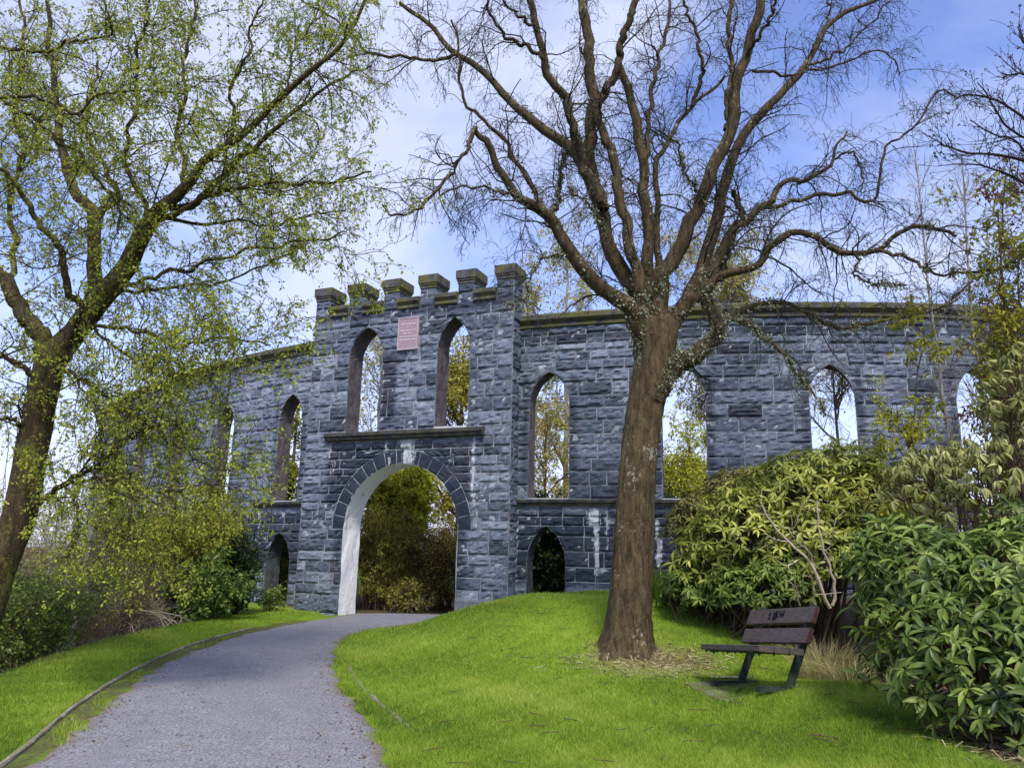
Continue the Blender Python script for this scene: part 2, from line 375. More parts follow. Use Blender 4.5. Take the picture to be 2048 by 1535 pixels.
class Op:
    def __init__(s, c, a, z0, spring, apex, kind='pointed', ring=0.):
        s.c, s.a, s.z0, s.sp, s.z1, s.kind, s.ring = c, a, z0, spring, apex, kind, ring
        h = apex-spring; s.R = (a*a+h*h)/(2*a)
        s.top = apex+ring
    def hw(s, z, ring=True):
        z = np.asarray(z, float)
        if s.kind == 'round':
            r = s.a+(s.ring if ring else 0); zz = np.maximum(z-s.sp, 0)
            return np.where(z <= s.sp+1e-6, s.a, np.sqrt(np.maximum(r*r-zz*zz, 0)))
        zz = np.maximum(z-s.sp, 0)
        return np.maximum(np.where(z <= s.sp, s.a, np.sqrt(np.maximum(s.R**2-zz*zz, 0))-(s.R-s.a)), 0)
    def outline(s, n=14):
        if s.kind == 'round':
            zs = np.r_[np.linspace(s.z0, s.sp, 8)[:-1], s.sp+s.a*np.sin(np.linspace(0, pi/2, 18))]; h = np.r_[np.full(7, s.a), s.a*np.cos(np.linspace(0, pi/2, 18))]
        else:
            zs = np.r_[np.linspace(s.z0, s.sp, 8)[:-1], np.linspace(s.sp, s.z1, n)]; h = s.hw(zs, False)
        return np.r_[s.c-h, (s.c+h)[::-1][1:]], np.r_[zs, zs[::-1][1:]]
def rock_block(mb, mapf, ul, ur, zz, rng, tonef, amp=1.0, polar=None):
    """one stone: left/right limits per level zz; a rough bulging face with a drafted edge"""
    nv = len(zz)-1; wid = float(np.max(ur-ul))
    if wid < .03: return
    nu = int(np.clip(round(wid/.055), 3, 16)); t = np.linspace(0, 1, nu+1)
    U = ul[:, None]+(ur-ul)[:, None]*t; Z = zz[:, None]+0*t
    vv = np.linspace(0, 1, nv+1)[:, None]; H = zz[-1]-zz[0]
    e = np.minimum(1, np.minimum(t, 1-t)*wid/.05)[None]*np.minimum(1, np.minimum(vv, 1-vv)*H/.045)
    amp = amp*.74; b = rng.uniform(.012, .05)*amp
    f = rng.normal(0, 1, (nv+1, nu+1)); g = (f+np.roll(f, 1, 1)+np.roll(f, 1, 0)+np.roll(f, -1, 1))/4
    D = e*(b*(1.25-.7*vv+rng.normal(0, .25)*(t[None]-.5))+.024*amp*g+.007*amp*f)
    D = D-.012
    V = mapf(U, Z, D); tone = tonef(U, Z, rng)
    mb.add(V, grid_faces(nu, nv), tone=tone.reshape(-1, 4), moss=np.zeros(U.size))
def facade(mb, mapf, u0, u1, cuts, ops, rng, tonef, course=(.2, .31), blen=(.32, .78), amp=1.0, back=None, core=True, splay=0.):
    cuts = sorted(set(round(c, 3) for c in cuts)); rows = []; ops = [o for o in ops if u0 < o.c < u1]
    for a, b in zip(cuts[:-1], cuts[1:]):
        if b-a < .02: continue
        n = max(1, int(round((b-a)/rng.uniform(*course)))); q = np.linspace(a, b, n+1)
        if n > 1: q[1:-1] += rng.uniform(-.03, .03, n-1)
        rows += list(zip(q[:-1], q[1:]))
    for a, b in rows:
        nv = max(3, int(round((b-a)/.05))); zz = np.linspace(a, b, nv+1); zi = np.linspace(a+.0075, b-.0075, nv+1)
        act = sorted([o for o in ops if o.z0 <= a+.004 and o.top >= b-.004], key=lambda o: o.c)
        Ls = [lambda z: np.full(len(z), u0)]; Rs = []
        for o in act:
            Rs.append(lambda z, o=o: o.c-o.hw(z)); Ls.append(lambda z, o=o: o.c+o.hw(z))
        Rs.append(lambda z: np.full(len(z), u1))
        for si, (L, R) in enumerate(zip(Ls, Rs)):
            lz, rz = L(zz), R(zz)
            if np.max(rz-lz) < .02: continue
            if core:
                n = max(1, int(np.ceil(np.max(rz-lz)/.5))); t = np.linspace(0, 1, n+1); U = lz[:, None]+(rz-lz)[:, None]*t; Z = zz[:, None]+0*t
                tn = tonef(U, Z, rng); tn[..., 3] = 1
                mb.add(mapf(U, Z, -.014), grid_faces(n, nv), tone=tn.reshape(-1, 4), moss=np.zeros(U.size))
                if back:
                    lb = lz+(splay*back if si else 0); U = lb[:, None]+(np.maximum(rz, lb)-lb)[:, None]*t
                    mb.add(mapf(U, Z, -back-.004), grid_faces(n, nv)[:, ::-1], tone=np.tile([.4, .2, 0, 0], (U.size, 1)), moss=np.zeros(U.size))
            li, ri = L(zi), R(zi); lo, hi = li.max(), ri.min(); full_lo, full_hi = li.min(), ri.max()
            if hi-lo < .15: c = [full_lo, full_hi]
            else:
                c = [full_lo]; x = lo+rng.uniform(.18, blen[1])
                while x < hi-.2: c.append(x); x += rng.uniform(*blen)
                c.append(full_hi)
            for p, q in zip(c[:-1], c[1:]):
                bl = np.maximum(p, li); br = np.minimum(q, ri); br = np.maximum(br, bl)
                rock_block(mb, mapf, bl+.0075, np.maximum(br-.0075, bl+.0075), zi, rng, tonef, amp)
def reveal(mapf, o, T, name, mat, parent, rng, sill_mat=None, splay=0.):
    u, z = o.outline(); ws = np.linspace(.0, -T, 6); mb = MB()
    U = np.repeat(u[None], 6, 0)+rng.normal(0, .006, (6, len(u))); Z = np.repeat(z[None], 6, 0); Wd = np.repeat(ws[:, None], len(u), 1)
    Wd[0] = rng.uniform(-.02, .012, len(u)); U = U+splay*(-Wd)*((u > o.c+.02)[None])
    mb.add(mapf(U, Z, Wd), grid_faces(len(u)-1, 5)); mb.build(name, mat, parent, False)
    if sill_mat:
        s = MB(); t = np.linspace(o.c-o.a, o.c+o.a, 6); ww = np.array([.03, -T/2, -T]); U, Wd = np.meshgrid(t, ww)
        s.add(mapf(U, o.z0+.012+0*U, Wd), grid_faces(5, 2)); s.add(mapf(np.stack([t, t]), np.array([[o.z0+.012], [o.z0-.03]])+0*np.stack([t, t]), .03), grid_faces(5, 1))
        s.build('window_sill', sill_mat, parent)
def sweep(mb, mapf, us, prof, closed_ends=True, **attrs):
    """a moulding: profile of (w, z) points swept along u"""
    us = np.asarray(us); pr = np.asarray(prof, float); n = len(pr); U = np.repeat(us[:, None], n+1, 1); Wd = np.repeat(np.r_[pr[:, 0], pr[0, 0]][None], len(us), 0); Z = np.repeat(np.r_[pr[:, 1], pr[0, 1]][None], len(us), 0)
    mb.add(mapf(U, Z, Wd), grid_faces(n, len(us)-1)[:, ::-1], **attrs)
    for i in ((0, -1) if closed_ends else ()):
        v = mapf(np.full(n, us[i]), pr[:, 1], pr[:, 0]); mb.add(v, [np.arange(n)[None]], **attrs)

tower = empty('stone_tower', (0, 17, 0))
tag(tower, 'roofless round tower wall of blue grey rock faced granite with battlemented gateway', 'tower')
rg = np.random.default_rng(3)
gate_arch = Op(2.76, 1.5, -.4, 1.95, 3.45, 'round', .33)
gw = [Op(1.6, .47, 4.22, 6.08, 6.84), Op(4.0, .42, 4.26, 6.1, 6.86)]
def blob(x, c, w): return np.exp(-((x-c)/w)**2)
def win(z, a, b, s=.12): return sm((z-a)/s)*sm((b-z)/s)
def gate_tone(U, Z, rng):
    t = np.zeros(U.shape+(4,)); base = rng.normal(.5, .18); t[..., 0] = np.clip(base, .05, 1)
    d = .95*win(Z, 2.35, 4.02, .25)*win(U, .45, 4.75, .5)*sm(1-(np.abs(U-2.75)-1.9)/.6)
    d = np.maximum(d, .55*win(Z, .3, 2.6, .4)*sm(1-np.abs(np.abs(U-2.76)-1.6)/.35))
    d = np.maximum(d, .9*blob(U, 2.28, .25)*win(Z, 4.2, 6.3, .5))
    d = np.maximum(d, .5*win(Z, 6.9, 7.5, .2))
    d = np.maximum(d, .35*sm((.8-Z)/.8))
    t[..., 1] = d
    l = .95*blob(U, 2.9, .24)*win(Z, 3.44, 4.05, .05)
    for u, z0, z1, w, s in ((2.33, 3.66, 4.04, .06, .9), (2.42, 3.4, 3.7, .03, .8), (.72, 3.5, 4.04, .07, .75), (.86, 3.1, 3.7, .12, .55), (4.6, 2.6, 4.1, .06, .85), (4.68, 1.95, 2.9, .08, .65), (4.4, 2.0, 2.5, .05, .6), (3.72, 3.2, 3.6, .04, .8), (4.35, .9, 1.5, .03, .8), (5.40, .3, 4.4, .035, .62), (2.12, 4.3, 5.8, .05, .6), (3.25, 3.85, 4.03, .1, .6), (1.1, 1.0, 1.4, .03, .7), (5.1, 2.9, 3.6, .08, .5), (1.9, 3.72, 4.03, .04, .7)):
        l = np.maximum(l, s*blob(U, u, w)*win(Z, z0, z1, .1))
    t[..., 2] = l
    return t
WIN_D = [-152.5, -145.4, -138.3, -131.2, -124.05, -106.1, -99.15, -92.0, -84.85, -77.7]
wu = [deg_u(d) for d in WIN_D]
wall_ops = [Op(u, .46, 2.66, 4.76, 5.5) for u in wu]
door_ops = [Op(deg_u(-106.2), .43, -.6, 1.32, 2.08), Op(deg_u(-124.2), .44, -.6, 1.15, 1.86)]
S1, S2 = deg_u(-103.55), deg_u(-100.55); UR0 = deg_u(-108.3); UL1 = deg_u(-121.6)
def wall_tone(U, Z, rng):
    t = np.zeros(U.shape+(4,)); left = U < (UR0+UL1)/2
    base = rng.normal(.70, .13) if np.mean(U) < UL1 else rng.normal(.46, .18)
    t[..., 0] = np.clip(base, .03, 1)
    d = .85*sm((2.52-Z)/.3)*sm((Z-.6)/.5)
    nearw = np.min([np.abs(np.abs(U-u)-.55) for u in wu], axis=0); d = np.maximum(d, .5*sm(1-nearw/.25)*win(Z, 2.6, 5.6, .3))
    d = np.maximum(d, .55*win(Z, 6.0, 6.6, .3))
    d = np.where(left, d*.9, d)
    t[..., 1] = d
    l = np.zeros(U.shape)
    for u, z0, z1, w, s in ((S1, 1.0, 2.5, .07, 1.0), (S1-.06, 2.05, 2.5, .17, .95), (S1+.22, 1.5, 2.5, .04, .8), (S2, 1.15, 2.3, .05, .95), (S2+.06, 1.3, 1.9, .05, .9), (UR0+.62, .9, 2.55, .03, .6), (deg_u(-107.75), .5, 2.5, .035, .75), (deg_u(-98.4), 2.3, 2.52, .3, .8), (deg_u(-126.3), 1.7, 2.5, .05, .8), (S1+.02, .55, 1.2, .04, .6)):
        l = np.maximum(l, s*blob(U, u, w)*win(Z, z0, z1, .1))
    t[..., 2] = l
    return t

# gatehouse: front, two returns, voussoirs
TG = .56
gate = MB()
cuts = [-.35, .02, .45, 1.95, gate_arch.top, 4.0, 4.22, 4.26, 6.84, 6.86, 7.2]
facade(gate, gate_map, 0, GWID, cuts, [gate_arch]+gw, rg, gate_tone, back=TG)
def ring_map(a, r, w): return gate_map(gate_arch.c-np.cos(a)*r, gate_arch.sp+np.sin(a)*r, w)
def ring_tone(U, Z, rng):
    t = np.zeros(U.shape+(4,)); t[..., 0] = np.clip(rng.normal(.42, .12), 0, 1); t[..., 1] = .62
    uu = gate_arch.c-np.cos(U)*Z; zz = gate_arch.sp+np.sin(U)*Z
    t[..., 2] = np.maximum(.95*blob(uu, 2.92, .22), np.maximum(.55*sm((1.54-Z)/.04), .9*blob(uu, 2.42, .03)*(zz > 2))) ; return t
va = np.linspace(0, pi, 18)
for a0, a1 in zip(va[:-1], va[1:]):
    zz = np.linspace(1.50, 1.82, 7); q = np.ones(7); rock_block(gate, ring_map, (a0+.005)*q, (a1-.005)*q, zz, rg, ring_tone, .5)
A_, R_ = np.meshgrid(np.linspace(0, pi, 49), np.array([1.5, 1.835])); tn = np.tile([.4, .3, .1, 1.], (A_.size, 1))
gate.add(ring_map(A_, R_, -.016), grid_faces(48, 1), tone=tn, moss=np.zeros(A_.size))
A_, R_ = np.meshgrid(np.linspace(0, pi, 49), np.array([1.5, 1.835])); gate.add(ring_map(A_, R_, -TG), grid_faces(48, 1), tone=tn, moss=np.zeros(A_.size))
def side_map(u0, sgn):
    return lambda u, z, w: gate_map(u0+sgn*np.asarray(w), z, -np.asarray(u))
facade(gate, side_map(GWID, 1), .0, TG, [-.35, .5, 7.2], [], rg, lambda U, Z, r: np.concatenate([np.full(U.shape+(1,), np.clip(r.normal(.45, .15), 0, 1)), np.full(U.shape+(1,), .25), np.zeros(U.shape+(2,))], -1))
facade(gate, side_map(0, -1), .0, TG, [-.35, .5, 7.2], [], rg, lambda U, Z, r: np.concatenate([np.full(U.shape+(1,), np.clip(r.normal(.45, .15), 0, 1)), np.full(U.shape+(1,), .25), np.zeros(U.shape+(2,))], -1))
gatehouse = gate.build('gatehouse', STONE, tower)
reveal(gate_map, gate_arch, .70, 'arch_lining', WHITEREV, gatehouse, rg)
for o in gw: reveal(gate_map, o, TG, 'window_reveal', REVEAL, gatehouse, rg, LEDGE)
# plinth each side of the arch, the right one stepped up with the lawn
for u0, u1, zt in ((-.06, 1.22, .04), (4.3, GWID+.06, .50)):
    p = MB(); n = 4; cu = np.linspace(u0, u1, n+1)
    for a, b in zip(cu[:-1], cu[1:]):
        sweep(p, gate_map, np.linspace(a+.004, b-.004, 5), [(.07+rg.uniform(-.01, .01), zt-.55), (.075, zt-.04), (.03, zt), (-.3, zt), (-.3, zt-.55)])
    p.build('plinth', trim_mat('grey_plinth_stone', (.07, .075, .085), (.21, .22, .245)), gatehouse)
# sill band over the arch
p = MB(); cu = np.linspace(.63, 4.86, 6)
for a, b in zip(cu[:-1], cu[1:]):
    sweep(p, gate_map, np.linspace(a+.003, b-.003, 7), [(.10, 4.03), (.12, 4.05), (.13, 4.10), (.17, 4.13), (.17, 4.20), (.13, 4.215), (-.05, 4.215), (-.05, 4.03)])
p.build('sill_band', TRIM, gatehouse)
# battlements
mp = MB()
sweep(mp, gate_map, np.linspace(0, GWID, 12), [(.0, 7.19), (.0, 7.22), (-TG, 7.22), (-TG, 7.19)], tone=np.array([[.4, .3, 0, 0]]).repeat(1, 0)[0], moss=0.) if False else None
MER = [0.0, 1.0, 2.02, 3.04, 4.06, 5.06]; MW = .43
for i, (a, b) in enumerate(zip(MER[:-1], MER[1:])):      # the low coping in each gap
    c = MB(); x0, x1 = a+MW+.004, b-.004
    sweep(c, gate_map, np.linspace(x0, x1, 5), [(-.02, 7.18), (.05, 7.2), (.05, 7.26), (.02, 7.28), (.09, 7.36), (.09, 7.44), (.04, 7.47), (-TG-.04, 7.47), (-TG-.04, 7.2)])
    c.build('crenel_coping', COPING, gatehouse)
for i, a in enumerate(MER):
    m_ = MB(); bm = a+MW
    nrm = lambda U, Z, r: np.concatenate([np.full(U.shape+(1,), np.clip(r.normal(.45, .12), 0, 1)), np.full(U.shape+(1,), .35), np.zeros(U.shape+(2,))], -1)
    zb = 7.19; fz = [zb, 7.42, 7.67]
    facade(m_, gate_map, a, bm, fz, [], rg, nrm, blen=(.3, .5), back=TG)
    facade(m_, side_map(bm, 1), 0, TG, fz, [], rg, nrm); facade(m_, side_map(a, -1), 0, TG, fz, [], rg, nrm)
    mer = m_.build('merlon', STONE, gatehouse)
    mer2 = MB(); e = .055
    # cap: stepped mould, wider on top
    for z0, z1, q in ((7.66, 7.73, .012), (7.73, 7.78, .03), (7.78, 7.99, .048)):
        sweep(mer2, gate_map, np.linspace(a-q, bm+q, 4), [(q, z0), (q, z1-.015), (q-.012, z1), (-TG-q+.012, z1), (-TG-q, z1-.015), (-TG-q, z0)])
    mer2.build('merlon_cap', COPING, gatehouse)

# curtain wall either side of the gatehouse
TW = .44; rw = np.random.default_rng(11)
wcut = [-1.2, -.2, .6, 1.86, 2.08, 2.5, 2.66, 5.5, 6.55]
cw = MB(); facade(cw, wall_map, UR0, deg_u(-70), wcut, wall_ops+door_ops, rw, wall_tone, back=TW, splay=.42)
wr = cw.build('curtain_wall', STONE, tower)
cw = MB(); facade(cw, wall_map, deg_u(-193), UL1, wcut, wall_ops+door_ops, rw, wall_tone, back=TW, course=(.24, .34), blen=(.4, .9))
wl = cw.build('curtain_wall', STONE, tower)
for o in wall_ops:
    reveal(wall_map, o, TW, 'window_reveal', REVEAL, wr if o.c > UR0 else wl, rw, LEDGE, .42 if o.c > UR0 else 0.)
for o in door_ops: reveal(wall_map, o, TW, 'doorway_reveal', REVEALD, wr if o.c > UR0 else wl, rw, None, .42 if o.c > UR0 else 0.)
for par, a, b in ((wr, UR0+.0, deg_u(-70)), (wl, deg_u(-193), UL1)):
    c = MB(); cu = np.arange(a, b, .85); cu = np.r_[cu, b]
    for p, q in zip(cu[:-1], cu[1:]):
        j = rw.uniform(-.008, .008)
        sweep(c, wall_map, np.linspace(p+.002, q-.002, 5), [(.0, 6.52), (.05, 6.54), (.05, 6.60), (.03, 6.62), (.11+j, 6.68), (.13+j, 6.70), (.13+j, 6.80+j), (.05, 6.85+j), (-TW-.08, 6.85), (-TW-.08, 6.52)])
    c.build('cornice', COPING, par)
for par, a, b in ((wr, UR0+.0, deg_u(-97.6)), (wl, deg_u(-127), UL1), (wr, deg_u(-97.55), deg_u(-70))):
    c = MB(); cu = np.r_[np.arange(a, b-.3, 1.1), b]
    for p, q in zip(cu[:-1], cu[1:]):
        sweep(c, wall_map, np.linspace(p+.002, q-.002, 5), [(.0, 2.51), (.06, 2.52), (.06, 2.56), (.10, 2.58), (.11, 2.63), (.06, 2.652), (-.05, 2.652), (-.05, 2.51)])
    c.build('string_course', TRIM, par)

# plaque between the gate windows
def text_mesh(s, size):
    cu = bpy.data.curves.new('txt', 'FONT'); cu.body = s; cu.size = size; cu.align_x = 'CENTER'; cu.extrude = .003; cu.resolution_u = 2
    o = bpy.data.objects.new('txt', cu); COL.objects.link(o); dg = bpy.context.evaluated_depsgraph_get(); dg.update()
    me = bpy.data.meshes.new_from_object(o.evaluated_get(dg)); V = np.array([v.co[:] for v in me.vertices]); F = [list(p.vertices) for p in me.polygons]
    bpy.data.objects.remove(o); bpy.data.meshes.remove(me); bpy.data.curves.remove(cu); return V, F
pc = gate_map(2.785, 6.56, .06)
pl = empty('plaque', pc); tag(pl, 'pink granite plaque with pale lettering set between the two upper gate windows', 'plaque')
m = Mt('pink_granite'); nn = m.noise(60, 4, .7); m.color(m.ramp(nn, (.3, (.27, .17, .20)), (.7, (.43, .31, .345))), .5, .3)
sb = MB(); sb.add(gate_map(np.array([2.53, 3.04, 3.04, 2.53]*2), np.array([6.18]*2+[6.94]*2+[6.18]*2+[6.94]*2), np.array([-.05]*4+[.06]*4)), BOXF); slab = sb.build('slab', m.m, pl)
fr = MB()
for u0, u1, z0, z1 in ((2.51, 3.06, 6.93, 6.955), (2.51, 3.06, 6.155, 6.185), (2.51, 2.535, 6.185, 6.93), (3.035, 3.06, 6.185, 6.93)):
    fr.add(gate_map(np.array([u0, u1, u1, u0]*2), np.array([z0, z0, z1, z1]*2), np.array([-.05]*4+[.07]*4)), BOXF)
fr.build('frame', trim_mat('plaque_edge', (.38, .30, .33), (.55, .47, .5)), pl)
m = Mt('pale_lettering'); m.color((.82, .74, .78), .7, .2); let = MB()
for s, size, z in (('ERECTED IN 1900', .05, 6.77), ('BY', .04, 6.70), ('JOHN STUART McCAIG', .044, 6.615), ('ART CRITIC', .046, 6.54), ('PHILOSOPHICAL ESSAYIST', .040, 6.46), ('AND BANKER, OBAN', .046, 6.385)):
    V, F = text_mesh(s, size); P = gate_map(2.785+V[:, 0], z+V[:, 1], .064+V[:, 2])
    tri = {}
    for f in F: tri.setdefault(len(f), []).append(f)
    MB().add(P, [np.array(v) for v in tri.values()]).build('lettering', m.m, pl)

# ------------------------------------------------------------------ growing wood and leaves
def grow(P, R, dens, length, K, angle=(35, 75), droop=0., curl=.35, t0=.15, rscale=.5, rmin=.0022, rng=RNG, up=0., side_bias=None, ntot=None):
    """children of the branches P (N,K0,3): vectorised wandering twigs"""
    L = np.linalg.norm(np.diff(P, axis=1), axis=2).sum(1)
    n = rng.poisson(dens*L*(1-t0)); idx = np.repeat(np.arange(len(P)), n)
    if len(idx) == 0: return np.zeros((0, K, 3)), np.zeros((0, K)), idx
    t = rng.uniform(t0, 1, len(idx))*(P.shape[1]-1); i = np.minimum(t.astype(int), P.shape[1]-2); f = (t-i)[:, None]
    p = P[idx, i]*(1-f)+P[idx, i+1]*f; r0 = R[idx, i]*(1-f[:, 0])+R[idx, i+1]*f[:, 0]; T = norm(P[idx, i+1]-P[idx, i])
    rd = norm(np.cross(T, rdir(len(idx), rng))); a = np.radians(rng.uniform(*angle, len(idx)))[:, None]
    d = norm(T*np.cos(a)+rd*np.sin(a)+np.array([0, 0, up]))
    ln = rng.uniform(*length, len(idx))*(1-.35*t/(P.shape[1]-1)); st = (ln/(K-1))[:, None]
    out = [p]; bend = rng.normal(0, curl, (len(idx), 3))
    for q in range(K-1):
        d = norm(d+bend*.5+rng.normal(0, curl, d.shape)*.6+np.array([0, 0, -droop*(q+1)/(K-1)])); p = p+d*st; out.append(p)
        bend = bend*.4+rng.normal(0, curl, bend.shape)*.5
    Q = np.stack(out, 1); r1 = np.maximum(np.minimum(r0*rscale, .012*ln+.001), rmin)
    RR = r1[:, None]*np.linspace(1, .45, K)[None]; RR = np.maximum(RR, rmin*.8)
    return Q, RR, idx
def scatter_leaves(P, per, size, rng, tmpl=LEAF_SMALL, spread=.02, t0=.25, hang=.2, follow=.6):
    """leaves along twigs P (N,K,3)"""
    N_ = len(P); n = rng.poisson(per, N_); idx = np.repeat(np.arange(N_), n); t = np.minimum(np.round(rng.uniform(t0, 1.05, len(idx))*4)/4+rng.normal(0, .02, len(idx)), 1)*(P.shape[1]-1); i = np.clip(t.astype(int), 0, P.shape[1]-2); f = (t-i)[:, None]
    p = P[idx, i]*(1-f)+P[idx, i+1]*f+rng.normal(0, spread, (len(idx), 3)); T = norm(P[idx, i+1]-P[idx, i])
    d = norm(T*follow+rdir(len(idx), rng)*.8+np.array([0, 0, -hang]))
    s = rng.uniform(*size, len(idx)); Mx = frames(d, rng, rng.normal(0, .9, len(idx)))*s[:, None, None]
    V, F = inst(tmpl[0], tmpl[1], Mx, p); rnd = np.repeat(np.clip(rng.normal(.5, .25, len(idx)), 0, 1), len(tmpl[0]))
    return V, F, rnd
def traced(spec, K=26, jit=.0, rng=RNG):
    """limbs traced as (pixel x, pixel y, pixel width, distance) -> (N,K,3),(N,K)"""
    P, R = [], []
    for s in spec:
        s = np.array([(x, y, w, Y) for x, y, w, Y in s], float); q = resample(s, K)
        p = np.array([at(a, b, Y) for a, b, _, Y in q]); r = q[:, 2]*.39*q[:, 3]/FPX
        if jit: 
            j = rng.normal(0, 1, (K, 3)); j = (j+np.roll(j, 1, 0))/2; j[:2] = 0; p = p+j*np.minimum(jit, r[:, None]*1.6)
        P.append(p); R.append(r)
    return np.array(P), np.array(R)
def limb(pts, w0, w1, y0, y1):
    n = len(pts); t = np.linspace(0, 1, n); return [(x, y, w0+(w1-w0)*q**.8, y0+(y1-y0)*q) for (x, y), q in zip(pts, t)]

# ---- the big bare tree on the lawn
rt = np.random.default_rng(21)
TB = drop(1255, 1298); TY = TB[1]
oak = empty('bare_tree', TB); tag(oak, 'large lichen covered tree with many rising limbs and barely any leaf on the lawn', 'tree')
trunk_px = [(1252, 1335, 150), (1253, 1312, 128), (1255, 1296, 112), (1257, 1255, 98), (1261, 1180, 91), (1266, 1090, 87), (1271, 1000, 84), (1276, 930, 82), (1284, 860, 80), (1296, 790, 82), (1307, 735, 90), (1310, 700, 96), (1312, 665, 100), (1313, 640, 84), (1314, 622, 40)]
tp = resample(np.array(trunk_px, float), 70); tP = np.array([at(x, y, TY) for x, y, _ in tp]); tR = tp[:, 2]*.445*TY/FPX
# oval, ridged trunk
sides = 40; ph = np.linspace(0, 2*pi, sides, endpoint=False); T_ = norm(np.gradient(tP, axis=0)); A_ = norm(np.cross(T_, np.array([[0, -1., 0]]))); B_ = np.cross(T_, A_)
rad = tR[:, None]*(1+.035*np.sin(ph*5+tP[:, 2:3]*1.3)+.025*np.sin(ph*11+np.sin(tP[:, 2:3]*3)*2)+rt.normal(0, .018, (70, sides)))
root = np.maximum(0, 1-(tP[:, 2:3]-TB[2])/.5)**2; rad = rad*(1+root*.03+root*.22*np.maximum(0, np.sin(ph*5+.7)))
tv = tP[:, None]+rad[..., None]*(A_[:, None]*np.cos(ph)[None, :, None]+B_[:, None]*np.sin(ph)[None, :, None])
tb = MB(); fs = []
for k in range(69):
    s = np.arange(sides); fs.append(np.stack([k*sides+s, k*sides+(s+1) % sides, (k+1)*sides+(s+1) % sides, (k+1)*sides+s], 1))
tb.add(tv, np.concatenate(fs), rnd=np.full(70*sides, .5))
y = TY
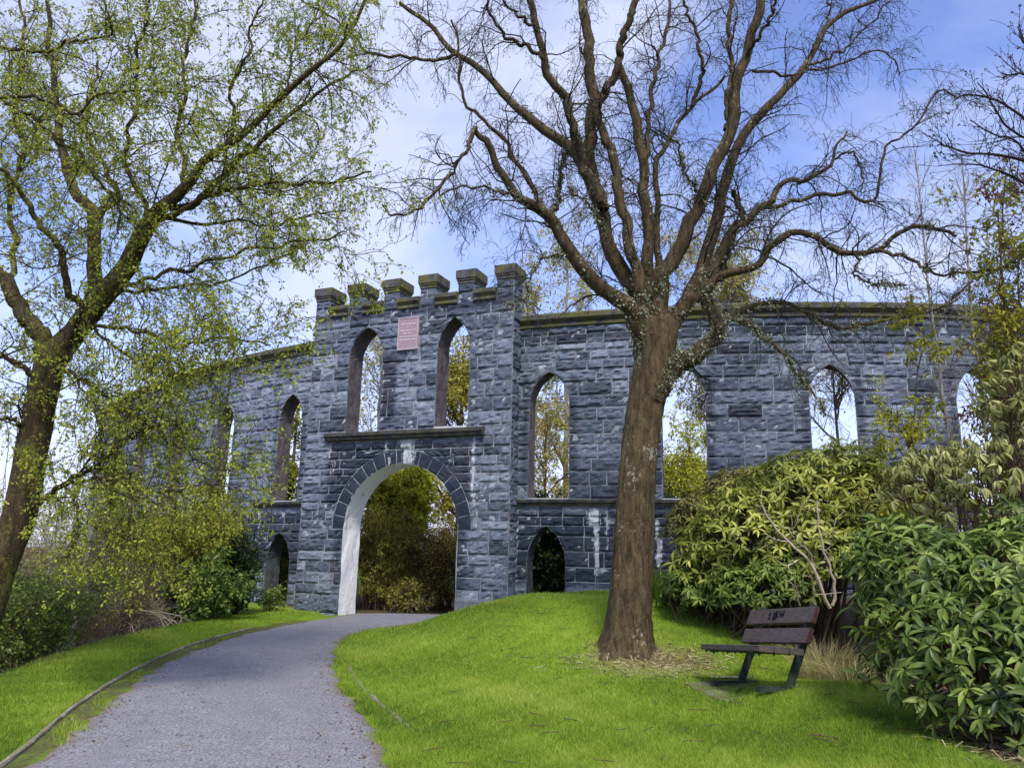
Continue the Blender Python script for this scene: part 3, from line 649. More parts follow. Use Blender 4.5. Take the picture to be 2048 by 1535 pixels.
MAIN = [
 limb([(1300, 720), (1285, 670), (1262, 622), (1233, 596), (1179, 552), (1147, 511), (1115, 456), (1087, 420), (1042, 397), (996, 338), (969, 283), (948, 258)], 58, 15, y, y-1.2),
 limb([(951, 255), (932, 292), (891, 360), (855, 401), (800, 433), (764, 410)], 13, 5, y-1.2, y-1.7),
 limb([(1050, 400), (1020, 388), (969, 376), (914, 374), (880, 392)], 9, 4, y-.9, y-1.3),
 limb([(1087, 415), (1060, 365), (1033, 320), (1005, 274), (969, 246), (941, 219), (923, 173), (915, 110), (905, 40)], 15, 6, y-.7, y-1.1),
 limb([(1140, 508), (1120, 515), (1097, 513), (1069, 538), (1055, 575), (1042, 607), (1010, 607)], 9, 3, y-.5, y-1.0),
 limb([(1302, 720), (1288, 640), (1264, 575), (1243, 538), (1220, 492), (1202, 410), (1179, 351), (1156, 315), (1129, 283), (1087, 255), (1047, 223), (1005, 182), (951, 132), (910, 105), (873, 68), (832, 27), (800, 5)], 52, 10, y, y+.9),
 limb([(915, 108), (869, 118), (818, 114), (739, 105), (715, 78), (684, 47), (602, 0)], 11, 5, y+.7, y+1.2),
 limb([(1200, 405), (1170, 340), (1161, 300), (1147, 255), (1129, 200), (1097, 150), (1083, 100), (1069, 36), (1056, -25)], 32, 18, y-.1, y-.9),
 limb([(1205, 420), (1180, 330), (1178, 270), (1188, 200), (1183, 150), (1179, 91), (1170, 27), (1165, -25)], 38, 26, y+.05, y+.4),
 limb([(1190, 222), (1215, 180), (1235, 141), (1243, 100), (1256, 46), (1279, -20)], 26, 19, y+.2, y-.3),
 limb([(1090, 120), (1045, 90), (1010, 75), (985, 30), (970, -10)], 12, 7, y-.7, y-1.2),
 limb([(1306, 710), (1297, 630), (1280, 570), (1256, 479), (1243, 410), (1233, 337), (1220, 292), (1202, 246), (1188, 212)], 36, 22, y-.15, y+.1),
 limb([(1310, 710), (1308, 630), (1296, 540), (1293, 433), (1288, 342), (1270, 237), (1256, 182), (1243, 137)], 42, 20, y+.15, y+.5),
 limb([(1314, 710), (1316, 630), (1325, 560), (1343, 525), (1380, 447), (1407, 379), (1434, 310), (1457, 255), (1470, 182), (1489, 114), (1507, 55), (1524, -20)], 50, 24, y-.1, y-.6),
 limb([(1452, 260), (1459, 190), (1461, 128), (1461, 46), (1465, -20)], 17, 11, y-.4, y-.1),
 limb([(1318, 720), (1338, 660), (1362, 615), (1380, 585), (1407, 525), (1434, 447), (1452, 365), (1466, 310), (1498, 255), (1550, 201), (1600, 141), (1628, 100), (1664, 46), (1710, 18), (1765, -5)], 50, 10, y+.05, y+1.0),
 limb([(1600, 136), (1655, 119), (1692, 96), (1737, 50), (1780, 2)], 9, 4, y+.75, y+.5),
 limb([(1505, 142), (1560, 150), (1600, 145), (1683, 128), (1747, 100), (1790, 122), (1800, 150)], 9, 3, y-.4, y-.1),
 limb([(1308, 800), (1325, 765), (1352, 727), (1395, 708), (1424, 688), (1432, 655), (1420, 618), (1412, 580), (1430, 530)], 58, 26, y-.1, y-.2),
 limb([(1432, 652), (1462, 636), (1495, 646), (1548, 690), (1578, 710), (1597, 750), (1623, 780), (1653, 830)], 17, 4, y-.15, y-.8),
 limb([(1390, 600), (1420, 572), (1446, 552), (1514, 524), (1573, 467), (1628, 474), (1674, 506), (1710, 506), (1756, 497), (1810, 460), (1833, 447), (1892, 456), (1910, 472)], 26, 8, y-.2, y-1.3),
 limb([(1750, 498), (1829, 520), (1856, 538), (1902, 547), (1993, 540), (2055, 500)], 10, 5, y-1.0, y-1.5),
 limb([(1710, 505), (1713, 525), (1710, 547), (1737, 565), (1810, 570)], 8, 4, y-.9, y-1.1),
 limb([(1420, 560), (1450, 480), (1484, 447), (1528, 410), (1573, 365), (1619, 356), (1655, 333), (1664, 319), (1674, 292), (1696, 260)], 24, 5, y+.1, y+.8),
 limb([(1522, 416), (1582, 404), (1637, 392), (1701, 386), (1719, 401), (1751, 397), (1760, 356), (1774, 292), (1810, 274), (1865, 196), (1892, 185), (1918, 198)], 13, 4, y+.4, y-.2),
 limb([(1664, 319), (1705, 306), (1726, 356), (1720, 385)], 7, 3, y+.7, y+.4),
 limb([(1432, 640), (1500, 612), (1570, 605), (1620, 625), (1674, 657), (1765, 643), (1856, 625), (1902, 602), (1947, 565)], 14, 5, y-.2, y+.4),
 limb([(1316, 690), (1320, 600), (1314, 500), (1315, 410), (1313, 328), (1334, 292), (1361, 246), (1398, 201), (1448, 155)], 24, 8, y+.3, y+1.4),
 limb([(1290, 330), (1297, 255), (1315, 119), (1334, 59), (1342, -10)], 15, 8, y+.4, y+1.0),
 limb([(1385, 212), (1400, 165), (1402, 128), (1393, 68), (1375, 23), (1368, -10)], 13, 7, y+1.1, y+.6),
 limb([(1440, 560), (1461, 479), (1484, 429), (1470, 380)], 22, 14, y+.5, y+.7),
 limb([(1100, 432), (1112, 405), (1124, 365), (1133, 292)], 15, 9, y-.5, y-.2),
 limb([(1490, 125), (1502, 90), (1530, 60), (1552, 0)], 14, 8, y-.45, y-1.1),
 limb([(1620, 110), (1650, 60), (1660, 10), (1655, -20)], 8, 5, y+.8, y+1.3),
 limb([(1075, 60), (1020, 20), (990, -20)], 10, 6, y-.8, y-1.3),
 limb([(1400, 395), (1370, 340), (1360, 300), (1330, 265)], 9, 4, y-.3, y-1.0),
 limb([(1215, 470), (1190, 430), (1170, 400), (1150, 390), (1135, 372)], 9, 3, y-.2, y-1.0),
]
mP, mR = traced(MAIN, 34, .030, rt)
V, F, rnd = tubes(mP, mR, 14, .075, rng=rt); tb.add(V, F, rnd=rnd)
BARK = bark_mat('mossy_grey_bark', (.012, .010, .006), (.15, .108, .056), (.30, .28, .20), 1.0, (.63, .73), 1.0)
tb.build('trunk', BARK, oak, True)
BARKT = bark_mat('dark_twig_bark', (.016, .014, .013), (.060, .048, .036), (.13, .14, .08), 1.3, (.56, .68), .5)
twigs = MB()
big = mR.mean(1) > 0
s1, r1, _ = grow(mP, mR, 6.0, (.45, 1.35), 9, (30, 75), .10, .34, .22, .42, .005, rt, up=.1)
s1 = s1; keep = r1[:, 0] > 0
s2, r2, _ = grow(np.concatenate([s1, mP[mR[:, 20] < .05][:, ::4][:, :9]]), np.concatenate([r1, mR[mR[:, 20] < .05][:, ::4][:, :9]]), 9.5, (.22, .7), 8, (25, 70), .34, .36, .1, .5, .0034, rt)
s3, r3, _ = grow(s2, r2, 10.5, (.10, .34), 6, (25, 65), .55, .38, .1, .6, .0022, rt)
for P_, R_, sd in ((s1, r1, 6), (s2, r2, 4), (s3, r3, 3)):
    V, F, rnd = tubes(P_, R_, sd, rng=rt); twigs.add(V, F, rnd=rnd)
twigs.build('twigs', BARKT, oak, True)
print('main twigs', len(s1), len(s2), len(s3))
# opening buds at the twig ends
tips = s3[:, -3:]; V, F, rnd = scatter_leaves(tips, .9, (.014, .032), rt, spread=.006, t0=.5)
mb = MB().add(V, F, rnd=rnd); mb.build('buds', leaf_mat('opening_buds', (.03, .05, .03), (.07, .10, .035), (.16, .20, .05)), oak)['kind'] = 'stuff'
# lichen and moss tufts on the limbs round the fork and along the low boughs
lp, lw = [], []
for i in range(len(mP)):
    for k in range(1, 33):
        p = mP[i, k]; px = p - tP[58]; d = np.linalg.norm(px)
        n = rt.poisson(9*np.exp(-(d/1.0)**2)+.8*(d < 3.4)+(2.2 if (i in (18, 19, 20, 21, 26)) else 0)*max(0, np.sin(k*1.1+i)+.25*np.sin(k*2.7)))
        for _ in range(n):
            q = norm(rt.normal(size=3)+np.array([0, -.4, -.1])); lp.append(mP[i, k]+(mP[i, min(33, k+1)]-mP[i, k])*rt.random()+q*mR[i, k]*1.02)
lp = np.array(lp); n = 18; c = np.repeat(lp, n, 0)+rt.normal(0, .027, (len(lp)*n, 3))*np.array([1, 1, 1.4]); d = norm(rt.normal(size=c.shape)+np.array([0, -.2, -.5]))
V, F = inst(*LEAF_SMALL, frames(d, rt, rt.normal(0, 1.2, len(c)))*rt.uniform(.02, .055, len(c))[:, None, None], c)
MB().add(V, F, rnd=np.repeat(np.clip(rt.normal(.5, .3, len(c)), 0, 1), 4)).build('lichen', leaf_mat('pale_lichen', (.07, .075, .03), (.22, .235, .13), (.46, .47, .36), .95, .05, .15), oak)

# ---- the leaning tree at the left, coming into leaf
rl = np.random.default_rng(33); y = 9.3
LT = [
 [(-62, 1390, 96, y), (-45, 1300, 76, y), (-25, 1230, 70, y), (0, 1140, 70, y), (25, 1063, 74, y), (47, 975, 76, y), (68, 868, 74, y), (90, 775, 73, y), (106, 715, 74, y), (135, 680, 66, y), (160, 650, 58, y), (195, 605, 56, y-.05), (238, 560, 52, y-.1), (281, 480, 46, y-.2), (320, 414, 38, y-.3), (367, 375, 30, y-.35), (410, 324, 24, y-.4), (461, 289, 21, y-.5), (508, 250, 19, y-.6), (555, 203, 17, y-.6), (610, 156, 15, y-.7), (664, 105, 13, y-.8), (703, 59, 11, y-.8), (731, -5, 9, y-.9)],
 limb([(330, 410), (375, 415), (430, 371), (488, 313), (567, 242), (625, 188), (684, 156), (740, 130)], 24, 5, y-.3, y+.4),
 limb([(320, 440), (367, 418), (430, 387), (508, 367), (586, 365), (664, 363), (742, 344)], 17, 5, y-.2, y-1.1),
 limb([(120, 712), (150, 660), (185, 600), (188, 527), (191, 430), (156, 391), (133, 336), (121, 273), (109, 211), (105, 129), (98, 60), (95, -10)], 50, 9, y, y+.8),
 limb([(191, 450), (203, 422), (234, 391), (211, 340), (184, 289), (176, 250), (180, 195), (200, 120)], 20, 6, y+.3, y+1.2),
 limb([(105, 735), (85, 690), (73, 665), (44, 618), (15, 570), (-15, 520), (-40, 440)], 56, 30, y+.05, y+.5),
 limb([(188, 610), (150, 600), (133, 570), (117, 488), (78, 449), (51, 399), (23, 363), (-10, 330)], 22, 12, y+.1, y-.8),
 limb([(-20, 195), (0, 199), (51, 223), (94, 254), (117, 289), (164, 313), (195, 359), (234, 395), (233, 469)], 14, 6, y-1.6, y-1.2),
 limb([(-20, 190), (70, 195), (148, 223), (195, 195), (274, 180), (371, 188)], 11, 5, y-1.6, y-1.9),
 limb([(-20, 90), (40, 100), (90, 109), (129, 82), (168, 82), (207, 70), (223, 63), (211, 20), (199, -10)], 10, 5, y-1.2, y-1.6),
 limb([(150, 660), (166, 653), (225, 653), (303, 667), (352, 692), (415, 677), (469, 677), (540, 690)], 13, 4, y-.1, y-1.2),
 limb([(110, 730), (137, 741), (195, 775), (235, 814), (293, 843), (350, 840)], 12, 4, y, y-1.0),
 limb([(150, 750), (165, 775), (190, 824), (200, 863), (208, 930)], 7, 3, y-.3, y-.5),
 limb([(60, 1020), (78, 1005), (132, 965), (195, 931), (235, 897), (279, 863), (330, 850)], 17, 5, y, y-1.0),
 limb([(132, 965), (210, 956), (264, 980), (332, 985), (391, 980), (440, 965)], 9, 3, y-.4, y-1.2),
 limb([(128, 968), (166, 1029), (210, 1063), (250, 1075), (300, 1085)], 7, 3, y-.4, y-.9),
 limb([(240, 572), (258, 568), (332, 547), (449, 512), (586, 486), (645, 477), (688, 461)], 14, 4, y-.1, y-1.4),
 limb([(225, 590), (300, 577), (391, 570), (469, 555), (555, 516), (620, 486)], 11, 3, y-.1, y+.8),
 limb([(285, 475), (290, 420), (260, 350), (255, 280), (275, 220), (270, 120), (290, 40), (300, -10)], 16, 6, y-.1, y-.9),
 limb([(368, 375), (365, 320), (355, 260), (370, 190), (365, 120), (385, 50), (390, -10)], 16, 6, y-.35, y+.4),
 limb([(455, 292), (470, 230), (460, 180), (490, 120), (500, 60), (530, -10)], 12, 5, y-.5, y-1.2),
 limb([(555, 203), (580, 150), (590, 90), (630, 40), (640, -10)], 9, 4, y-.6, y+.2),
 limb([(95, 775), (60, 745), (20, 720), (-20, 700)], 18, 10, y, y-.4),
 limb([(70, 870), (40, 845), (0, 835), (-30, 840)], 10, 5, y, y-.6),
 limb([(17, 570), (30, 480), (20, 400), (45, 300), (30, 220), (50, 120), (40, -10)], 16, 7, y+.4, y+1.5),
 limb([(170, 640), (240, 700), (300, 740), (360, 745), (430, 735), (500, 750)], 9, 3, y-.2, y-1.4),
 limb([(235, 814), (330, 870), (400, 925), (450, 940), (490, 930)], 7, 3, y-.4, y-1.2),
 limb([(320, 430), (400, 450), (470, 440), (540, 450), (620, 430), (690, 420)], 10, 4, y-.2, y+.9),
]
left = empty('leaning_tree', (float(at(-55, 1330, y)[0]), y, hz(float(at(-55, 1330, y)[0]), y)))
tag(left, 'leaning tree at the left of the path hung with small yellow green young leaves', 'tree')
lP, lR = traced(LT, 40, .024, rl)
V, F, rnd = tubes(lP, lR, 16, .055, rng=rl)
LBARK = bark_mat('brown_mossy_bark', (.012, .009, .005), (.11, .082, .042), (.14, .14, .03), 1.0, (.52, .66), .9)
MB().add(V, F, rnd=rnd).build('trunk', LBARK, left, True)
s1, r1, _ = grow(lP, lR, 8.5, (.45, 1.3), 8, (30, 75), .05, .28, .25, .42, .0045, rl, up=.05)
s2, r2, _ = grow(np.concatenate([s1, lP[lR[:, 24] < .05][:, ::5][:, :8]]), np.concatenate([r1, lR[lR[:, 24] < .05][:, ::5][:, :8]]), 9.5, (.22, .7), 7, (25, 70), .2, .3, .1, .5, .0032, rl)
s3, r3, _ = grow(s2, r2, 11.5, (.10, .32), 5, (25, 65), .3, .32, .1, .6, .0020, rl)
tw = MB()
for P_, R_, sd in ((s1, r1, 6), (s2, r2, 4), (s3, r3, 3)):
    V, F, rnd = tubes(P_, R_, sd, rng=rl); tw.add(V, F, rnd=rnd)
tw.build('twigs', bark_mat('brown_twig_bark', (.022, .017, .012), (.075, .058, .034), (.11, .11, .03), 1.3, (.55, .68), .4), left, True)
V, F, rnd = scatter_leaves(s3, 6.6, (.020, .050), rl, spread=.012, t0=.3)
lm = MB().add(V, F, rnd=rnd); V, F, rnd = scatter_leaves(s2, 4.0, (.022, .052), rl, spread=.015, t0=.2); lm.add(V, F, rnd=rnd)
lm.build('leaves', leaf_mat('young_yellow_green_leaf', (.14, .20, .02), (.36, .41, .04), (.60, .60, .12), .55, .3, .42), left)
print('left twigs', len(s1), len(s2), len(s3))

# ------------------------------------------------------------------ generic trees and shrubs
def grown_plant(name, label, cat, base, stems, dens, lens, leaf_per, leaf_size, lmat, bmat, seed, droop=(.1, .2, .3), up=.15, curl=.25, group=None, tmpl=LEAF_SMALL, rtw=(.004, .0025, .0018), Ks=(7, 6, 5), leafname='leaves', spread=.03, levels=3, t0=(.2, .1, .1), sides=6):
    """stems: list of (points (n,3), r0, r1). Wood as 'stem', fine wood as 'twigs', foliage as 'leaves'."""
    rg_ = np.random.default_rng(seed); e = empty(name, base); tag(e, label, cat, group); dens = [q*2.0 for q in dens]; leaf_per = leaf_per*1.6
    K = 14; P = np.array([resample(np.array(s[0], float), K) for s in stems]); R = np.array([np.linspace(s[1], s[2], K) for s in stems])
    P[:, 1:] += rg_.normal(0, 1, P[:, 1:].shape)*np.minimum(.02, R[:, 1:, None]*.7)
    V, F, rnd = tubes(P, R, sides+2, .02, rng=rg_); MB().add(V, F, rnd=rnd).build('trunk' if cat == 'tree' else 'stem', bmat, e, True)
    tw_ = MB(); last = (P, R); alls = []
    for q in range(levels):
        Pq, Rq, _ = grow(last[0], last[1], dens[q], lens[q], Ks[q], (25, 65), droop[q], curl, t0[q], .5, rtw[q], rg_, up=up if q == 0 else 0)
        if len(Pq) == 0: break
        V, F, rnd = tubes(Pq, Rq, (5, 3, 3)[q], rng=rg_); tw_.add(V, F, rnd=rnd); last = (Pq, Rq); alls.append(Pq)
    if tw_.n: tw_.build('twigs', bmat, e, True)
    if leaf_per:
        lm_ = MB(); V, F, rnd = scatter_leaves(alls[-1], leaf_per, leaf_size, rg_, tmpl, spread, .2); lm_.add(V, F, rnd=rnd)
        if len(alls) > 1: V, F, rnd = scatter_leaves(alls[-2], leaf_per*.6, leaf_size, rg_, tmpl, spread, .2); lm_.add(V, F, rnd=rnd)
        lm_.build(leafname, lmat, e)
    return e
def fan(base, n, height, spread, rng, r0=.02, r1=.006, lean=(0, 0), bend=.15, foot=.45):
    st = []
    for _ in range(n):
        a = rng.uniform(0, 2*pi); q = sqrt(rng.random())*spread; b = np.array(base)+np.array([cos(a), sin(a), 0])*foot*spread*rng.random(); h = height*rng.uniform(.65, 1.05)
        tip = np.array(base)+np.array([cos(a)*q+lean[0], sin(a)*q+lean[1], h]); mid = (b+tip)/2+np.array([-cos(a), -sin(a), 0])*q*bend*1.5+rng.normal(0, .04*height, 3)*[1, 1, .3]
        st.append(([b-[0, 0, .15], b, mid, tip], r0*rng.uniform(.7, 1.2), r1))
    return st
def on(x, y, dz=0): return np.array([x, y, hz(x, y)+dz])
def pxg(px, Y): 
    """ground point straight below pixel column px at distance Y"""
    x = at(px, 1100, Y)[0]; return on(float(x), Y)

YG = leaf_mat('yellow_green_leaf', (.19, .23, .02), (.43, .46, .04), (.66, .65, .10), .6, .25, .42)
GOLD = leaf_mat('golden_spring_leaf', (.22, .20, .03), (.44, .39, .06), (.62, .56, .14), .6, .25, .35)
MG = leaf_mat('mid_green_leaf', (.05, .085, .014), (.14, .21, .03), (.28, .35, .06), .5, .35, .3)
DG = leaf_mat('dark_evergreen_leaf', (.008, .02, .007), (.024, .05, .012), (.07, .11, .024), .5, .35, .15)
OLIVE = leaf_mat('olive_leaf', (.15, .15, .022), (.36, .34, .05), (.52, .48, .09), .6, .25, .3)
COPPER = leaf_mat('copper_leaf', (.08, .03, .015), (.17, .06, .025), (.28, .12, .04), .6, .25, .35)
PALEB = bark_mat('pale_birch_bark', (.16, .15, .13), (.46, .43, .38), None, 1.2, bump=.3)
BROWNB = bark_mat('brown_stem_bark', (.045, .030, .020), (.16, .115, .075), None, 1.3, bump=.4)
DARKB = bark_mat('dark_stem_bark', (.016, .013, .012), (.06, .048, .04), None, 1.3, bump=.4)
TANB = bark_mat('tan_twig_bark', (.12, .09, .06), (.34, .27, .19), None, 1.3, bump=.4)
STRAWB = bark_mat('bleached_dead_wood', (.36, .29, .21), (.68, .58, .43), None, 1.3, bump=.3)

# trees and bushes inside the tower, seen through the openings and over the wall
def inner_tree(name, label, px, Y, top, w, lmat, bmat, seed, dens=(2.2, 2.8, 2.8), leaf=1.2, size=(.06, .13), droop=(.05, .25, .5), lean=0., nlimb=10, trunk=.13, lens=((.8, 2.0), (.5, 1.1), (.25, .6))):
    leaf = leaf*(2.6 if leaf > .3 else 1); rr = np.random.default_rng(seed); b = pxg(px, Y); H = at(px, top, Y)[2]-b[2]; st = [([b-[0, 0, .2], b+[0, 0, H*.3], b+[lean*.5, 0, H*.65], b+[lean, 0, H*.97]], trunk, .02)]
    for k in range(nlimb):
        h = H*rr.uniform(.2, .75); a = rr.uniform(0, 2*pi); q = w*rr.uniform(.5, 1.0); s = b+[lean*h/H*.8, 0, h]
        st.append(([s, s+[cos(a)*q*.5, sin(a)*q*.5, H*.10], s+[cos(a)*q, sin(a)*q, H*rr.uniform(.15, .28)]], trunk*.4, .012))
    return grown_plant(name, label, 'tree', b, st, dens, lens, leaf, size, lmat, bmat, seed, droop, rtw=(.012, .007, .005), spread=.06)
inner_tree('birch_tree', 'pale birch with thin bare twigs seen through the left upper gate window', 742, 26, 640, 1.9, GOLD, PALEB, 101, leaf=.55, trunk=.09, dens=(2.2, 2.6, 2.2))
inner_tree('garden_tree', 'golden leaved tree seen through the right upper gate window', 912, 25, 655, 1.5, GOLD, BROWNB, 102, leaf=2.2, trunk=.12)
inner_tree('weeping_birch', 'tall weeping birch with thin golden leaf rising above the wall right of the gate', 1130, 25, 440, 2.2, GOLD, PALEB, 103, leaf=1.1, droop=(.2, .6, 1.0), trunk=.12, nlimb=9)
inner_tree('weeping_birch', 'golden birch behind the wall showing between the limbs of the big bare tree', 1440, 25, 400, 2.1, GOLD, PALEB, 104, leaf=1.2, droop=(.2, .6, 1.0), trunk=.12, nlimb=9)
inner_tree('garden_tree', 'yellow green bushy tree seen through the wall window just right of the big trunk', 1385, 22, 860, 1.6, YG, BROWNB, 105, leaf=2.2, size=(.06, .12), trunk=.09)
inner_tree('garden_tree', 'low olive tree seen through the wall window left of the big trunk', 1088, 23, 850, 1.4, GOLD, BROWNB, 107, leaf=1.4, size=(.05, .10), trunk=.08)
inner_tree('bare_garden_tree', 'leafless dark branching tree seen through the wall window above the rhododendrons', 1690, 22, 700, 1.6, GOLD, DARKB, 106, leaf=.15, trunk=.08, nlimb=9)
# golden conifer by the left window
rr = np.random.default_rng(71); b = pxg(572, 24.5); H = at(575, 800, 24.5)[2]-b[2]
st = [([b, b+[0, 0, H*.5], b+[0, 0, H]], .12, .02)]
for k in range(80):
    h = H*rr.uniform(.05, .97); a = rr.uniform(0, 2*pi); q = (1.5*(1-h/H)**.7+.2)*rr.uniform(.7, 1.1); s = b+[0, 0, h]
    st.append(([s, s+[cos(a)*q*.6, sin(a)*q*.6, .05], s+[cos(a)*q, sin(a)*q, -.15]], .02, .006))
CONF = leaf_mat('golden_conifer_spray', (.10, .12, .012), (.32, .32, .03), (.55, .52, .07), .6, .2, .2)
grown_plant('conifer_tree', 'golden green conifer seen through the wall window left of the gate', 'tree', b, st, (5, 5, 0), ((.3, .6), (.12, .3), (0, 0)), 4, (.06, .12), CONF, BROWNB, 72, (.2, .3, 0), levels=2, spread=.03)
# what fills the arch
rr = np.random.default_rng(73)
b = on(-3.15, 22.4); grown_plant('evergreen_shrub', 'tall dark green upright shrub filling the left of the archway', 'shrub', b, fan(b, 30, 4.3, 1.0, rr, .03, .01), (4, 4.5, 4), ((.35, .8), (.2, .45), (.1, .25)), 5.0, (.06, .12), YG, BROWNB, 74, up=.5)
b = on(-3.35, 20.3); grown_plant('hedge_shrub', 'olive green twiggy bush at the foot of the arch on the left', 'shrub', b, fan(b, 36, 2.3, .9, rr, .02, .006), (5, 5, 4), ((.3, .6), (.15, .4), (.1, .2)), 2.6, (.03, .065), OLIVE, BROWNB, 75, up=.3)
b = on(-1.75, 20.8); grown_plant('brown_shrub', 'bare reddish brown twiggy bush in the middle of the archway', 'shrub', b, fan(b, 46, 1.95, 1.0, rr, .02, .006), (7, 7, 5), ((.35, .8), (.2, .5), (.1, .25)), .5, (.03, .06), OLIVE, bark_mat('red_brown_twigs', (.05, .026, .018), (.15, .085, .06), None, 1, bump=.3), 76, up=.3)
b = on(-1.0, 23.3); grown_plant('evergreen_shrub', 'green leafy bush showing at the right side of the archway', 'shrub', b, fan(b, 22, 1.9, 1.0, rr, .03, .008), (4, 4.5, 4), ((.3, .7), (.2, .4), (.1, .25)), 2.6, (.05, .09), YG, BROWNB, 77, up=.3)
b = on(-2.5, 19.95); grown_plant('low_shrub', 'low olive undergrowth along the foot of the archway bushes', 'shrub', b, fan(b, 26, .75, .8, rr, .012, .004, foot=.9), (5, 5, 4), ((.2, .45), (.12, .3), (.06, .15)), 2.6, (.03, .07), OLIVE, BROWNB, 82, up=.2)
b = on(-.75, 19.9); grown_plant('low_shrub', 'low dark leafy undergrowth at the right foot of the archway', 'shrub', b, fan(b, 24, .8, .7, rr, .012, .004, foot=.9), (5, 5, 4), ((.2, .45), (.12, .3), (.06, .15)), 2.6, (.03, .07), MG, BROWNB, 83, up=.2)
b = on(.35, 23.2); grown_plant('holly_bush', 'low dark glossy bush low in the right corner of the archway', 'shrub', b, fan(b, 16, 1.3, .8, rr, .02, .006), (4, 4.5, 4), ((.3, .6), (.2, .4), (.1, .25)), 2.6, (.04, .08), DG, BROWNB, 78)
b = on(-1.0, 25.5); st = [([b, b+[-.05, 0, 1.6], b+[.2, 0, 3.2], b+[1.0, 0, 5.2]], .10, .05), ([b+[.12, 0, 2.6], b+[-.3, 0, 3.6], b+[-.6, 0, 5.3]], .06, .03), ([b+[1.2, 0, 0], b+[1.15, 0, 2.2], b+[1.5, 0, 4.8]], .15, .09)]
grown_plant('forked_tree', 'leafless forked brown trunk standing behind the bushes in the archway', 'tree', b, st, (1.5, 2, 2), ((.6, 1.4), (.3, .8), (.2, .4)), .2, (.04, .08), OLIVE, BROWNB, 79)
for i, (dpx, lab) in enumerate(((1090, 'dark evergreen bush filling the small doorway right of the gate'), (560, 'dark evergreen bush behind the small doorway left of the gate'))):
    b = on(1.1, 19.3) if i == 0 else on(-5.3, 22.7)
    grown_plant('evergreen_bush', lab, 'shrub', b, fan(b, 30, 2.3, 1.3, rr, .02, .006), (5, 5, 5), ((.3, .7), (.2, .45), (.1, .25)), 3, (.06, .12), DG, DARKB, 80+i, up=.3)
# dense dark hedge line further in, to close the view low down inside the walls
for i, (x, yv, lab) in enumerate(((3.6, 19.5, 'dark bush inside the wall behind the big trunk'), (-.2, 20.4, 'dark green bush beyond the wall between arch and small doorway'))):
    b = on(x, yv); grown_plant('evergreen_bush', lab, 'shrub', b, fan(b, 22, 1.9, 1.2, rr, .02, .006), (4, 5, 5), ((.3, .7), (.2, .45), (.1, .25)), 2.4, (.06, .12), DG, DARKB, 90+i, up=.3)

# left bank: yellow shrub, greens, brambles, saplings
rr = np.random.default_rng(121)
b = pxg(340, 16.4); grown_plant('hawthorn_shrub', 'big yellow green shrub with brown stems against the wall left of the path', 'shrub', b, fan(b, 40, 2.75, 1.6, rr, .03, .008, bend=.25), (4.2, 4.6, 4.2), ((.35, .8), (.2, .5), (.12, .28)), 2.2, (.035, .075), YG, BROWNB, 131, up=.35, t0=(.42, .1, .1))
b = pxg(470, 17.4); grown_plant('evergreen_shrub', 'dark green leafy shrub beside the small doorway left of the gate', 'shrub', b, fan(b, 24, 1.6, .55, rr, .02, .006), (5, 5, 4), ((.25, .6), (.15, .4), (.1, .22)), 3.2, (.05, .09), DG, DARKB, 132)
b = pxg(415, 16.0); grown_plant('leafy_shrub', 'low bright green leafy shrub on the verge below the yellow shrub', 'shrub', b, fan(b, 22, 1.0, .75, rr, .015, .005), (5, 5, 4), ((.2, .5), (.15, .35), (.08, .2)), 5.0, (.06, .12), leaf_mat('bright_shrub_leaf', (.06, .11, .02), (.13, .21, .035), (.27, .36, .08), .45, .4, .3), BROWNB, 133)
b = pxg(548, 18.3); grown_plant('leafy_shrub', 'small green shrub at the wall foot left of the gate', 'shrub', b, fan(b, 12, .55, .45, rr, .012, .004), (5, 5, 4), ((.15, .35), (.1, .25), (.06, .15)), 3, (.04, .08), MG, BROWNB, 134)
b = pxg(250, 15.5); grown_plant('bramble', 'pale brown arching dead bramble tangle on the left verge edge', 'bramble', b, [([b+[rr.uniform(-1.3, 1.0), rr.uniform(-1, .6), -.5], b+[rr.uniform(-1.2, 1), rr.uniform(-1, .6), rr.uniform(.35, 1.0)], b+[rr.uniform(-1.6, 1.6), rr.uniform(-1, .8), rr.uniform(.2, .6)], b+[rr.uniform(-1.8, 1.8), rr.uniform(-1, .8), -.3]], .013, .006) for _ in range(80)], (2.5, 2.5, 0), ((.25, .6), (.1, .3), (0, 0)), .25, (.03, .06), MG, STRAWB, 135, levels=2)
scrub = [(60, 13.4, 1.5, 1.1, 'sparse grey green scrub beside the leaning trunk', MG, 1.5), (130, 15.6, 2.2, 1.3, 'pale green twiggy scrub behind the bramble tangle', YG, 1.6), (215, 17.5, 2.6, 1.4, 'thin leafed scrub at the left end of the wall', MG, 1.7), (20, 17.5, 2.6, 1.6, 'hazy green scrub at the left edge of the view', MG, 1.3), (265, 14.9, 1.1, .8, 'brown stemmed low scrub under the yellow shrub', OLIVE, 1.2), (90, 11.9, .75, .8, 'dark leafy undergrowth at the verge edge under the leaning tree', MG, 3.0), (10, 10.8, .7, .7, 'low dark green weeds at the bottom left of the bank', MG, 3.2), (170, 13.6, .9, .8, 'grey brown brushwood on the left bank', OLIVE, .8)]
for i, (px, Y, h, w, lab, lm_, lp_) in enumerate(scrub):
    b = pxg(px, Y); top = max(h, .8)+max(0, -b[2])
    grown_plant('scrub', lab, 'scrub', b, fan(b, 24, top, w, rr, .016, .005, bend=.2), (4, 4, 4), ((.3, .8), (.2, .5), (.1, .3)), lp_*(.45 if lp_ < 2 else 1), (.03, .07), lm_, TANB if lp_ < 2 else BROWNB, 140+i, up=.3)
